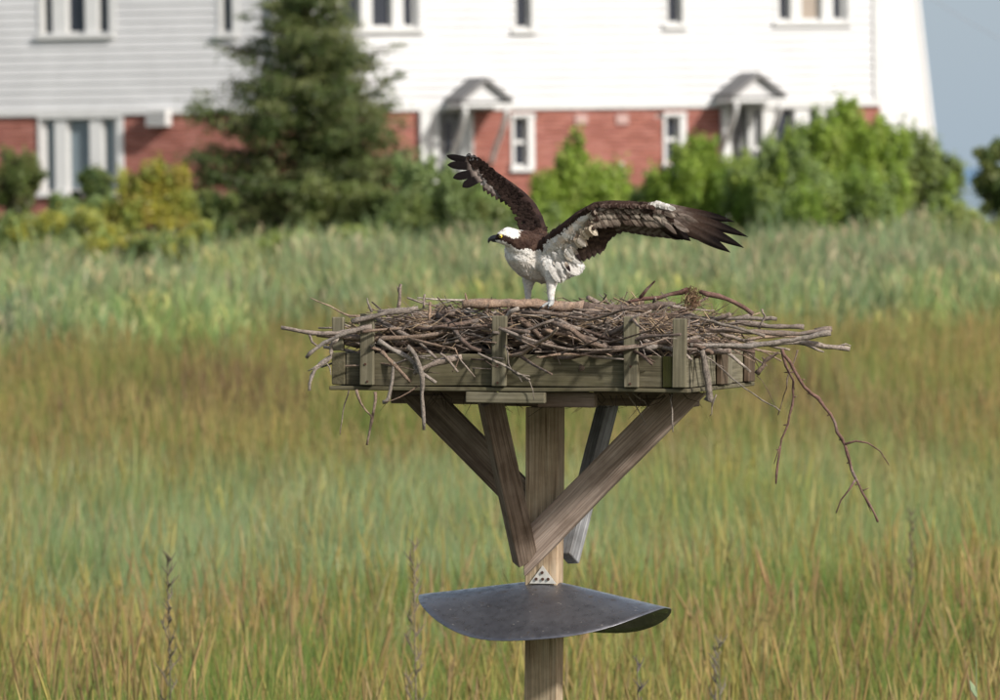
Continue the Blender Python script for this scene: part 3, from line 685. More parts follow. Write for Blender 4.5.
shrub('shrub', 'shrub', 'darker green rounded bush at the foot of the white tower', [(910, 178, 42, 36), (932, 200, 30, 32), (905, 152, 20, 14), (945, 175, 16, 18)], 123, 24000, G_PL + G_OL + G_BR[:2], spiky=.6)
shrub('shrub', 'shrub', 'light green bush in front of the dark bush below the tower', [(885, 212, 32, 24), (945, 218, 22, 16)], 119, 10000, G_BR + G_PL, spiky=.5)
shrub('shrub', 'shrub', 'yellow green low bush at the right edge behind the reeds', [(960, 225, 24, 14), (990, 232, 20, 14)], 116, 6000, [(.27, .32, .09), (.31, .34, .12)])
shrub('bushy_tree', 'tree', 'dark green tree cut by the right edge of the picture', [(995, 166, 22, 26), (998, 195, 26, 28), (1020, 170, 30, 38)], 128, 18000, G_DK + G_OL, trunk=.06)

shrub('shrub', 'shrub', 'yellow green weedy bush spilling into the reeds below the yellow shrub', [(145, 256, 34, 18), (108, 250, 28, 16), (182, 252, 24, 14)], 107, 9000, G_YE + G_PL)
shrub('shrub', 'shrub', 'long pale green thicket along the reeds at the left edge, under the house windows', [(15, 240, 34, 16), (60, 236, 36, 18), (100, 232, 30, 22), (200, 238, 24, 16)], 116, 13000, G_PL + G_YE[:2])
shrub('shrub', 'shrub', 'green thicket filling the gap between the right porch bush and the slim tree', [(640, 218, 34, 20), (622, 208, 16, 16), (660, 200, 20, 22)], 123, 11000, G_BR + G_PL, spiky=.5)
shrub('shrub', 'shrub', 'broad green thicket in front of the tallest young tree, low over the reeds', [(820, 220, 46, 24), (870, 222, 30, 20), (845, 205, 40, 22)], 119, 16000, G_BR + G_PL, spiky=.5)
shrub('shrub', 'shrub', 'mixed green thicket in front of the left porch and its white pilasters', [(455, 215, 34, 24), (405, 222, 30, 20), (485, 222, 26, 20)], 118, 13000, G_PL + G_OL, spiky=.4)

# weeds standing above the grass
def weed(px, pt, pb, d, label, col, w=22, n=22, leafy=False):
    a, b = P(px, pb, d), P(px + random.uniform(-4, 4), pt, d); root = Vector((a.x, d, gz(a.x, d)))
    t = thing('tall_weed', T(root), label, 'weed', 'tall weeds standing above the marsh grass'); m = MB(); kk = K * d
    m.tube([root, root.lerp(b, .5) + Vector((.01, 0, 0)), b], [.006, .004, .001], 5)
    mobj('stem', m.mesh('stem'), plain('weed_stem', col, .9), t, world=True); m = MB(); a = root.lerp(b, .35)
    for k in range(n):
        u = k / n; s = a.lerp(b, u); side = random.choice((-1, 1)); L_ = w * kk * (1.1 - .7 * u) * random.uniform(.7, 1.1)
        if leafy:
            e = s + Vector((side * L_ * .5, random.uniform(-.05, .05), L_ * 1.3)); m.tube([s, s.lerp(e, .5), e], [(.004, .004), (.012, .004), (.001, .001)], 5)
        else:
            e = s + Vector((side * L_ * .55, random.uniform(-.1, .1), L_ * random.uniform(.8, 1.3))); m.tube([s, s.lerp(e, .5) + Vector((0, 0, .01)), e], [.0015, .003, .0015], 5)
            for q in range(4):
                f = s.lerp(e, .4 + .15 * q); m.tube([f, f + Vector((random.uniform(-.03, .03), 0, .035))], [.003, .001], 4)
    mobj('seed_sprays' if not leafy else 'leaves', m.mesh('sprays'), plain('weed_head', tuple(c * 1.1 for c in col), .9), t, world=True)
weed(168, 555, 700, 33, 'dull purple seed plume standing above the grass left of the metal guard', (.11, .09, .06))
weed(411, 540, 700, 33, 'faint brown plume weed just left of the metal guard', (.15, .12, .08))
weed(638, 655, 720, 31, 'dark branching weed right below the metal guard', (.10, .08, .07), 18, 12)
weed(720, 640, 720, 33, 'thin grey weed low in the grass right of the post', (.14, .12, .09))
weed(975, 655, 740, 30, 'pale green leafy weed in the bottom right corner', (.17, .22, .12), 24, 6, True)
weed(908, 510, 620, 42, 'slim dark seed head in the grass below the hanging twig', (.11, .09, .05), 7)

# ------------------------------------------------------------------ nest platform
S = K * FD
upv = CM.to_3x3() @ Vector((0, 1, 0)); lean = math.atan2(upv.x, upv.z)
F = T(P(545, 390, FD)) @ Matrix.Rotation(lean, 4, 'Y') @ Matrix.Rotation(R(0.25), 4, 'Y') @ Matrix.Rotation(R(-12), 4, 'Z')
zc = F.translation.z; PLEN = zc + .3
plat = thing('nest_platform', F @ T((0, 0, -(zc))), 'square weathered timber platform on braced wooden post carrying the stick nest', 'nest platform')
def boxmesh(name, L_, w, t, bev=.0022, seed=0, taper=0):
    bm = bmesh.new(); bmesh.ops.create_cube(bm, size=1)
    for v in bm.verts: v.co = Vector((v.co.x * L_, v.co.y * w, v.co.z * t))
    n = max(1, int(L_ / .07)); 
    es = [e for e in bm.edges if abs((e.verts[0].co - e.verts[1].co).normalized().x) > .9]
    bmesh.ops.subdivide_edges(bm, edges=es, cuts=n, use_grid_fill=True)
    for v in bm.verts:
        q = noise.noise_vector(v.co * 5 + Vector((seed * 3.1, 0, 0))); v.co += q * .0022
    bmesh.ops.bevel(bm, geom=[e for e in bm.edges if e.calc_face_angle(0) > 1.0], offset=bev, segments=1, affect='EDGES')
    me = bpy.data.meshes.new(name); bm.to_mesh(me); bm.free(); return me
SD = [0]
def board(name, c0, c1, mat, parent=plat, axis='x'):
    """axis-aligned board in platform frame between corners c0 and c1; grain along axis"""
    a, b = Vector(c0), Vector(c1); c = (a + b) / 2; d = b - a; SD[0] += 1
    if axis == 'x': me = boxmesh(name, abs(d.x), abs(d.y), abs(d.z), seed=SD[0]); Rm = Matrix()
    elif axis == 'y': me = boxmesh(name, abs(d.y), abs(d.x), abs(d.z), seed=SD[0]); Rm = Matrix.Rotation(R(90), 4, 'Z')
    else: me = boxmesh(name, abs(d.z), abs(d.y), abs(d.x), seed=SD[0]); Rm = Matrix.Rotation(R(-90), 4, 'Y')
    o = mobj(name, me, mat, parent, F @ T(c) @ Rm); return o
def beam(name, p, q, w, t, side, mat, cut=None):
    """beam from p to q (platform frame), broad face width w measured across, 'side' = direction of thickness"""
    p, q = Vector(p), Vector(q); x = (q - p).normalized(); z = Vector(side); z = (z - x * z.dot(x)).normalized(); y = z.cross(x); SD[0] += 1
    Lb = (q - p).length; me = boxmesh(name, Lb, w, t, seed=SD[0])
    if cut:
        for v in me.vertices:
            if v.co.x < -Lb / 2 + .012: v.co.x += cut[0] * v.co.y
            elif v.co.x > Lb / 2 - .012: v.co.x += cut[1] * v.co.y
    Rm = Matrix((x, y, z)).transposed().to_4x4(); o = mobj(name, me, mat, plat, F @ T((p + q) / 2) @ Rm); return o
hw = .48
def U(px, v=-.48):     # platform-frame u of a photo pixel on the plane v
    c, s = math.cos(R(12)), math.sin(R(12)); return ((px - 545) * S - v * s) / c
def Wz(py): return (390 - py) * S
pw = .0445
board('post', (-pw, -pw, -PLEN), (pw, pw, -.045), M_post, axis='z')
board('floor_panel', (-hw - .006, -hw - .008, .006), (hw + .006, hw + .008, .017), M_board)
board('side_board', (-hw, -hw, .0195), (-hw + .036, hw, .105), M_board, axis='y')
board('side_board', (hw - .036, -hw, .0195), (hw, hw, .105), M_cleat, axis='y')
uu = U(658)
board('front_board', (-hw + .038, -hw + .002, .0195), (uu, -hw + .038, .104), M_board)
board('corner_block', (uu + .002, -hw + .001, .0195), (hw - .038, -hw + .037, .103), M_moss, axis='z')
board('back_board', (-hw + .038, hw - .038, .0195), (hw - .038, hw - .002, .104), M_board)
for (x0, x1, yt, yb) in ((363, 376.5, 312, 386), (493, 507, 313, 386), (622, 636.5, 313, 386)):
    board('cleat', (U(x0), -hw - .019, .0195), (U(x1), -hw - .001, Wz(yt)), M_cleat, axis='z')
board('cleat', (hw - .034, -hw - .021, max(.0195, Wz(387))), (hw + .002, -hw - .002, Wz(315)), M_cleat, axis='z')
board('cleat', (-hw + .000, -hw + .002, Wz(349)), (-hw + .030, -hw + .022, Wz(316)), M_cleat, axis='z')
for px in (369.5, 500, 629):
    for py in (362, 379):
        q = F @ Vector((U(px) + random.uniform(-.004, .004), -hw - .019, Wz(py))); g = MB(); g.tube([q, q + F.to_3x3() @ Vector((0, -.003, 0))], .0032, 7); mobj('nail', g.mesh('nail'), M_bolt, plat, world=True)
# cleats on the right side face (plane u = hw)
def Vr(px):            # v of a pixel on the right side face
    c, s = math.cos(R(12)), math.sin(R(12)); return ((px - 545) * S - hw * c) / s
board('cleat', (hw + .002, Vr(714), max(.0195, Wz(389))), (hw + .016, Vr(722), Wz(345)), M_brown, axis='z')
board('cleat', (hw + .002, Vr(723), max(.0195, Wz(389))), (hw + .013, Vr(728), Wz(345)), M_cleat, axis='z')
board('cleat', (hw + .002, Vr(745), max(.0195, Wz(388))), (hw + .018, Vr(752), Wz(350)), M_brown, axis='z')
board('cleat', (-hw + .3, hw + .001, max(.0195, Wz(386))), (-hw + .34, hw + .019, Wz(313)), M_cleat, axis='z')
board('cleat', (.2, hw + .001, max(.0195, Wz(386))), (.24, hw + .019, Wz(313)), M_cleat, axis='z')
# bearer planks under the floor
board('front_ledger', (U(469), -hw - .034, -.024), (U(546), -hw - .010, .0045), M_cleat)
board('floor_bearer', (U(548, -.3), -.45, -.036), (U(604, -.3), -.41, .0045), M_brace_shade)
board('floor_bearer', (-.12, -.04, -.044), (.12, .0, .0045), M_brace_shade)
board('floor_bearer', (-.42, -.03, -.040), (-.14, .03, .0045), M_brace_shade); board('floor_bearer', (.14, -.03, -.040), (.42, .03, .0045), M_brace_shade)
# braces: left, front, right, back
def on(px, py, v): return Vector((U(px, v), v, Wz(py)))
beam('brace', on(421, 396, -.02), on(529, 504, -.02), .085, .036, (0, 1, 0), M_brace_shade, (-1, .9))
beam('brace', on(490, 396, -.40), on(530, 556, -.075) + Vector((-.01, 0, -.01)), .062, .036, (.55, -.83, 0), M_brace_shade)
beam('brace', on(683, 391, -.068), on(525.5, 553, -.068), .086, .036, (0, 1, 0), M_brace, (1, -.95))
beam('brace', on(612, 396, .34), on(570, 560, .08), .058, .036, (1, -.35, 0), M_greyw)
# gusset plate with bolts
g = MB(); a, b, c = on(543.5, 565, -.0475), on(530.5, 583, -.0475), on(557, 583, -.0475)
dv = Vector((0, -.003, 0)); g.add([a, b, c, a + dv, b + dv, c + dv], [(0, 2, 1), (3, 4, 5), (0, 1, 4, 3), (1, 2, 5, 4), (2, 0, 3, 5)])
for v in range(len(g.v)): g.v[v] = tuple(F @ Vector(g.v[v]))
gp = mobj('gusset_plate', g.mesh('gusset_plate'), M_bracket, plat, world=True)
for (px, py) in ((543, 572), (537, 578.5), (549, 578.5), (543.5, 578.5)):
    q = on(px, py, -.0505); g = MB(); g.tube([F @ q, F @ (q + Vector((0, -.004, 0)))], .0042, 8); mobj('bolt', g.mesh('bolt'), M_bolt, gp, world=True)
# predator guard: a round sheet bent over a ridge
def guard():
    nr, nt_ = 16, 64; Rg = .345; vs = []; yaw = R(-3)
    def pos(r, th, off):
        u = r * math.cos(th) * 1.0; v = r * math.sin(th)
        s = abs(v); z = -.26 * (math.sqrt(s * s + .0016) - .04) - .62 * s * s - (.135 if u < 0 else .22) * (math.sqrt(u * u + .001) - .032) * max(0, 1 - s / Rg)
        if v > 0 and u > 0: z -= .36 * s * u
        vv = v * .86
        z += .006 * math.sin(u * 14 + 1) * s / .3
        pass
        p = Vector((u + .002, vv, z - off)); return Matrix.Rotation(yaw, 4, 'Z') @ p
    g = MB(); n = 0
    base = Wz(583) 
    for off in (0, .0015):
        for i in range(nr + 1):
            r = .035 + (Rg - .035) * (i / nr)
            for k in range(nt_): vs.append(F @ (pos(r, 2 * math.pi * k / nt_, off) + Vector((0, 0, base + .006))))
    f = []
    for L_ in (0, 1):
        o = L_ * (nr + 1) * nt_
        for i in range(nr):
            for k in range(nt_):
                q = (o+i*nt_+k, o+(i+1)*nt_+k, o+(i+1)*nt_+(k+1) % nt_, o+i*nt_+(k+1) % nt_); f.append(q if L_ == 0 else q[::-1])
    for k in range(nt_):
        k2 = (k + 1) % nt_; a = nr * nt_; b = (nr + 1) * nt_ + nr * nt_; f.append((a + k, b + k, b + k2, a + k2))
    g.add(vs, f); mobj('predator_guard', g.mesh('predator_guard', True), M_metal, plat, world=True)
guard()

# ------------------------------------------------------------------ nest
nest = thing('bird_nest', F @ T((0, 0, .012)), 'big untidy nest of grey and brown sticks heaped on the timber platform', 'nest')
def top_w(u, v):
    prof = [(-.56, .17), (-.42, .20), (-.3, .222), (-.15, .235), (.1, .245), (.3, .24), (.42, .225), (.56, .18)]
    for (a, x), (b, y) in zip(prof, prof[1:]):
        if a <= u <= b: h = x + (y - x) * (u - a) / (b - a); break
    else: h = .17
    return h - .05 * min(1, max(0, (u*u + v*v < .05) * 1.0)) - .05 * max(0, (abs(v) - .33) / .15)
# inner mound of matted litter, near-black to paint shade into the gaps
g = MB(); n = 26; vs = []
for j in range(n):
    for i in range(n):
        u = -.465 + .93 * i / (n-1); v = -.425 + .85 * j / (n-1); e = 1 if 0 < i < n-1 and 0 < j < n-1 else 0
        e2 = min(1, min(i, n-1-i, j, n-1-j) / 3)
        vs.append(F @ Vector((u, v, .02 + e * ((top_w(u, v) - .055) * (.45 + .55 * e2) + .012 * noise.noise(Vector((u*25, v*25, 0)))))))
g.add(vs, [(j*n+i, j*n+i+1, (j+1)*n+i+1, (j+1)*n+i) for j in range(n-1) for i in range(n-1)])
mobj('litter_mound', g.mesh('litter_mound', True), plain('shaded_nest_litter', (.032, .024, .019), 1, nz=90, amp=.5), nest, world=True, kind='stuff')
def stickmesh(L_, r, bend, seed, forks=1):
    random.seed(seed); m = MB(); n = 8; pts = []; y = z = 0; ay = az = 0
    for i in range(n):
        ay += random.gauss(0, bend); az += random.gauss(0, bend); y += ay * L_ / n; z += az * L_ / n
        pts.append(Vector((-L_/2 + L_ * i / (n-1), y, z)))
    m.tube(pts, [r * (1 - .55 * i / (n-1)) * random.uniform(.82, 1.15) for i in range(n)], 7, wob=.14)
    for _ in range(forks):
        k = random.randint(2, 6); d = Vector((random.uniform(.3, .9), random.uniform(-.8, .8), random.uniform(-.8, .8))).normalized(); l = random.uniform(.04, .14) * L_ / .3
        m.tube([pts[k], pts[k] + d * l * .5, pts[k] + d * l + Vector((0, random.uniform(-.02, .02), 0))], [r * .5, r * .4, r * .2], 5, wob=.1)
    me = m.mesh('stick', True); me.materials.append(M_stick); return me
SM = [stickmesh(random.Random(k).uniform(.14, .42), random.Random(k + 50).choice([.0024, .0035, .0045, .006, .008, .0105]), random.Random(k+9).uniform(.05, .3), k, k % 3) for k in range(34)]
random.seed(5)
def euler_m(yaw, pitch, roll): return Matrix.Rotation(yaw, 4, 'Z') @ Matrix.Rotation(pitch, 4, 'Y') @ Matrix.Rotation(roll, 4, 'X')
for k in range(238):
    me = random.choice(SM); L_ = me.vertices[-1].co.length; z = random.random()
    if k < 140:     # front face
        u = random.uniform(-.43, .46); v = random.uniform(-.455, -.36); w = random.uniform(.10, top_w(u, v) + .015); yaw = random.gauss(0, .35); pit = random.gauss(0, .27)
    elif k < 172:   # right and left faces
        sx = random.choice((1, 1, -1)); u = sx * random.uniform(.40, .50); v = random.uniform(-.46, .40); w = random.uniform(.11, .18); yaw = random.gauss(1.2, .7) if random.random() < .4 else random.gauss(0, .35); pit = random.gauss(0, .1)
        if abs(yaw) < .7: u += sx * .03
    else:
        u = random.uniform(-.42, .44); v = random.uniform(-.38, .42); w = top_w(u, v) - random.uniform(0, .03); yaw = random.uniform(0, 6.28); pit = random.gauss(0, .07)
    for _ in range(30):
        Mx = T((u, v, w)) @ euler_m(yaw, pit, random.uniform(0, 6.28)); co = [Mx @ x.co for x in me.vertices]
        if max(c.z for c in co) < top_w(u, v) + .026 and min(c.x for c in co) > -.56 and max(c.x for c in co) < .60 and min(c.z for c in co) > .05: break
        pit *= .7; w -= .004; u *= .95
        if _ % 5 == 4: me = random.choice(SM)
    else: continue
    o = bpy.data.objects.new('stick', me); place(o, F @ Mx, nest)
def traced(pts, r0, r1, mat=M_stick, name='stick', dv=-.5, ends=None, sides=8, forks=()):
    """a stick following photo points (px,py) or (px,py,v offset) near the platform"""
    m = MB(); w = []
    P3 = []
    for p in pts:
        v = p[2] if len(p) > 2 else dv
        P3.append(P(p[0], p[1], FD + v))
    # resample with smooth curve and knots
    out = []
    for i in range(len(P3) - 1):
        a = P3[max(i-1, 0)]; b = P3[i]; c = P3[i+1]; d = P3[min(i+2, len(P3)-1)]; seg = max(2, int((c-b).length / .02))
        for k in range(seg):
            t = k / seg; q = .5 * ((2*b) + (c-a)*t + (2*a-5*b+4*c-d)*t*t + (3*b-a-3*c+d)*t**3); out.append(q + Vector((random.gauss(0, 1), random.gauss(0, 1), random.gauss(0, 1))) * .0014)
    out.append(P3[-1]); n = len(out); r0 *= S * .82; r1 *= S * .82; kn = [random.choice((.8, .9, 1, 1, 1.05, 1.3)) for _ in out]
    m.tube(out, [(r0 + (r1 - r0) * i / (n-1)) * kn[i] for i in range(n)], sides, wob=(.22 if name == 'log' else .16))
    for (fp, fr) in forks:
        q = [P(a, b, FD + (pts[0][2] if len(pts[0]) > 2 else dv)) for a, b in fp]; m.tube([x + Vector((0, random.gauss(0, .003), 0)) for x in q], [fr * S * (1 - .6 * i / max(1, len(q)-1)) for i in range(len(q))], 6, wob=.1)
    if name == 'hanging_branch':
        for q in range(3, n - 2, 3):
            d = Vector((random.choice((-1, 1)), random.uniform(-.5, .5), random.uniform(-1, .2))).normalized(); m.tube([out[q], out[q] + d * .006, out[q] + d * random.uniform(.008, .014)], [.0022, .0024, .001], 5)
    o = mobj(name, m.mesh(name, True), mat, nest, world=True); return o
E = traced
# logs on the rim
E([(463, 304), (490, 304), (520, 304), (552, 306), (583, 307)], 5.2, 6.5, M_log, 'log', -.40, sides=14, forks=[([(467, 303), (466, 297), (465, 293)], 1.6)])['label'] = 'pale peeled log lying along the top of the nest'
E([(580, 307), (605, 307), (635, 309), (673, 304)], 6, 3.2, M_stick, 'log', -.38, sides=12)
E([(560, 318), (600, 318), (640, 322), (668, 318)], 4, 2.5, M_log, 'log', -.42)
E([(352, 322), (390, 312), (409, 311)], 3.2, 2.6, M_greystick, dv=-.42, forks=[([(372, 312), (368, 303), (367, 298)], 1.5)])
E([(378, 312), (400, 309), (418, 308)], 3.0, 2.6, M_greystick, dv=-.40)
E([(281, 327), (300, 331), (322, 334), (345, 332), (372, 327)], 2.2, 3.2, dv=-.42, forks=[([(309, 333), (312, 342), (320, 348)], 1.8)])
E([(306, 358), (316, 348), (333, 338), (356, 330)], 2.4, 3.0, M_greystick, dv=-.50)
E([(310, 390), (311, 376), (320, 364), (330, 358), (331, 346), (338, 336)], 2.4, 3.0, dv=-.46, forks=[([(320, 364), (312, 369), (308, 371)], 1.2), ([(324, 360), (330, 368), (331, 375)], 1.0)])
E([(310, 298), (330, 307), (350, 316), (362, 316)], .6, 1.6, dv=-.3)
E([(398, 308), (399, 295), (401, 284)], 2.3, 1.9, dv=-.3, forks=[([(399, 292), (397, 286)], 1.2)])
E([(424, 308), (424, 300), (425, 294)], 1.8, 1.2, dv=-.33, forks=[([(424, 302), (417, 299)], .8)])
E([(428, 320), (429, 310), (430, 302)], 1.8, 1.6, M_log, dv=-.45)
E([(378, 340), (392, 350), (408, 357), (418, 370), (436, 383)], 3.6, 2.2, M_greystick, dv=-.535)
E([(382, 352), (394, 364), (411, 382)], 2.8, 1.6, dv=-.53)
E([(408, 347), (415, 355), (420, 368), (423, 385), (422, 408), (424, 430)], 3.6, 2.2, M_greystick, dv=-.55)
E([(414, 374), (428, 366), (446, 360), (462, 357)], 2.8, 4.2, M_stick, dv=-.525)
E([(394, 362), (392, 380), (389, 398), (383, 402)], 1.6, 2.6, M_greystick, dv=-.53)
E([(384, 402), (400, 397), (418, 386)], .7, .9, dv=-.54)
E([(376, 392), (372, 420), (367, 445)], 2.0, 1.2, dv=-.40)
E([(349, 390), (343, 412), (340, 435)], .9, .5, dv=-.42)
E([(357, 390), (360, 402), (370, 415), (372, 418)], 1.5, .8, dv=-.40)
E([(478, 353), (495, 361), (512, 370), (530, 380)], 1.5, 1.2, M_greystick, dv=-.535, forks=[([(506, 366), (518, 374), (530, 376)], .9), ([(516, 372), (522, 382)], .8)])
E([(440, 352), (450, 362), (458, 372)], 1.4, 1.8, dv=-.535); E([(458, 355), (466, 366), (475, 377)], .9, .7, dv=-.535); E([(455, 348), (459, 358), (452, 372)], .8, .6, M_log, dv=-.535)
E([(535, 357), (570, 354), (620, 359), (652, 356)], 1.3, .9, M_log, dv=-.54)
E([(545, 330), (570, 336), (600, 350), (615, 358)], 2.0, .9, M_log, dv=-.525)
E([(505, 345), (512, 372), (530, 382), (534, 400)], .9, .7, M_greystick, dv=-.53)
# root tangle and bare branch on the right top
E([(628, 303), (640, 299), (660, 297), (688, 290)], 1.8, 3.2, M_twigred, 'branch', -.35, forks=[([(640, 298), (647, 289), (655, 281)], 2.1)])
E([(700, 291), (718, 297), (735, 302), (753, 314)], 2.6, 2.6, M_twigred, 'branch', -.35)
g = MB(); c0 = P(692, 297, FD - .35)
for _ in range(150):
    d = Vector((random.gauss(0, 1), random.gauss(0, 1), random.gauss(0, 1))).normalized(); q = c0 + Vector((random.gauss(0, .012), random.gauss(0, .012), random.gauss(0, .012)))
    g.tube([q, q + d * .012 + Vector((0, 0, -.004)), q + d.cross(Vector((0, .4, 1))) * .014 + Vector((0, 0, -.014))], [.0012, .001, .0006], 4, (.13, .075, .045) if random.random() < .6 else (.22, .15, .09))
mobj('root_tangle', g.mesh('root_tangle', colour=True), M_twigs, nest, world=True, kind='stuff')
# right overhang
E([(640, 322), (690, 318), (740, 318), (777, 319)], 2.6, 2.2, M_greystick, dv=-.30)
E([(700, 330), (740, 331), (790, 334), (832, 329)], 3.2, 3.0, dv=-.46, forks=[([(815, 331), (824, 328), (831, 327)], 2.4)])
E([(690, 345), (730, 346), (760, 345), (800, 338), (831, 333)], 3.0, 3.4, M_greystick, dv=-.50)
E([(770, 345), (800, 342), (825, 346), (850, 349)], 2.0, 3.2, dv=-.42, forks=[([(806, 344), (818, 350), (824, 352)], 1.8), ([(836, 347), (846, 344), (851, 346)], 1.2)])
E([(735, 322), (770, 326), (804, 327)], 2.8, 3.4, dv=-.25); E([(700, 318), (730, 326), (765, 336)], 2.0, 1.8, M_greystick, dv=-.48)
E([(745, 340), (780, 336), (810, 340)], 2.2, 1.6, dv=-.35); E([(720, 334), (750, 342), (790, 350)], 2, 1.4, dv=-.3)
E([(640, 345), (680, 340), (720, 346), (755, 352)], 2.8, 1.6, dv=-.5); E([(760, 328), (764, 317), (762, 309)], 1.2, 1.5, dv=-.35)
E([(703, 350), (706, 372), (709, 392), (708, 401)], 3.0, 5.0, M_greystick, dv=-.56)
E([(693, 345), (706, 350), (712, 354)], 2.6, 2.6, dv=-.54)
E([(698, 350), (720, 367), (745, 388), (768, 403), (780, 411)], .9, .7, M_greystick, dv=-.56, forks=[([(712, 362), (726, 368)], .6)])
E([(778, 352), (770, 358), (763, 366), (757, 374)], 1.2, 3.4, dv=-.5, forks=[([(766, 362), (762, 357)], 1.6)])
E([(716, 395), (712, 408), (710, 416)], .9, .6, dv=-.45)
E([(672, 392), (672, 410), (673, 432)], 1.1, .7, M_greystick, dv=-.53)
E([(626, 392), (636, 405), (646, 425)], .9, .5, dv=-.35); E([(632, 392), (645, 402), (650, 410)], 1.1, .6, dv=-.35)
# hanging twigs
E([(781, 349), (789, 362), (800, 381), (818, 399), (831, 415), (838, 432), (845, 445), (852, 470), (858, 484), (868, 503), (878, 522)], 2.3, 1.2, M_twigred, 'hanging_branch', -.52,
  forks=[([(845, 444), (856, 441), (868, 443), (880, 451), (889, 465)], 1.2), ([(855, 480), (849, 490), (841, 500), (836, 513)], 1.3), ([(800, 381), (805, 379)], 1.2), ([(866, 500), (871, 512)], .8), ([(862, 491), (869, 488)], .8)])['label'] = 'longest forked reddish twig drooping to the right'
E([(782, 350), (786, 365), (793, 380), (792, 405), (787, 425), (781, 440), (778, 462), (776, 484)], 1.6, 1.1, M_twigred, 'hanging_branch', -.50, forks=[([(780, 446), (774, 464)], .8), ([(792, 392), (795, 388)], .8)])
E([(798, 350), (790, 372), (784, 395), (778, 415)], .9, .6, dv=-.48)
E([(757, 375), (768, 390), (778, 410)], .5, .4, dv=-.5)
# fine twigs and litter
g = MB(); random.seed(21)
tc = [(.24, .17, .11), (.15, .105, .08), (.30, .22, .15), (.09, .065, .05), (.20, .17, .145), (.33, .24, .15)]
for k in range(1300):
    z = random.random()
    if z < .55: u = random.uniform(-.45, .47); v = random.uniform(-.465, -.39); w = random.triangular(.10, top_w(u, v) + .01, .19)
    elif z < .68: u = random.uniform(.42, .52); v = random.uniform(-.46, .4); w = random.uniform(.11, .2)
    else: u = random.uniform(-.44, .46); v = random.uniform(-.42, .42); w = top_w(u, v) - random.uniform(0, .025)
    L_ = random.uniform(.025, .12); yaw = random.gauss(0, .7); pit = random.gauss(0, .4); d = Vector((math.cos(yaw) * math.cos(pit), math.sin(yaw) * math.cos(pit) * .5, math.sin(pit))); p = Vector((u, v, w))
    kx = Vector((random.gauss(0, .006), random.gauss(0, .004), random.gauss(0, .008))); r = random.uniform(.0006, .0019)
    if w + abs(d.z) * L_ * .5 > top_w(u, v) + .03: d.z *= .2
    g.tube([F @ (p - d * L_ / 2), F @ (p + kx), F @ (p + d * L_ / 2)], [r, r * .9, r * .4], 4, random.choice(tc), cap=False)
for k in range(70):      # roots hanging beneath the floor
    u = random.uniform(-.4, .42); v = random.uniform(-.45, .2); p = Vector((u, v, -.004)); a = p + Vector((random.gauss(0, .015), 0, -random.uniform(.01, .03))); b = a + Vector((random.gauss(0, .02), 0, -random.uniform(.0, .035)))
    g.tube([F @ p, F @ a, F @ b], [.0014, .001, .0005], 4, (.05, .035, .028), cap=False)
mobj('fine_twigs', g.mesh('fine_twigs', colour=True), M_twigs, nest, world=True, kind='stuff')
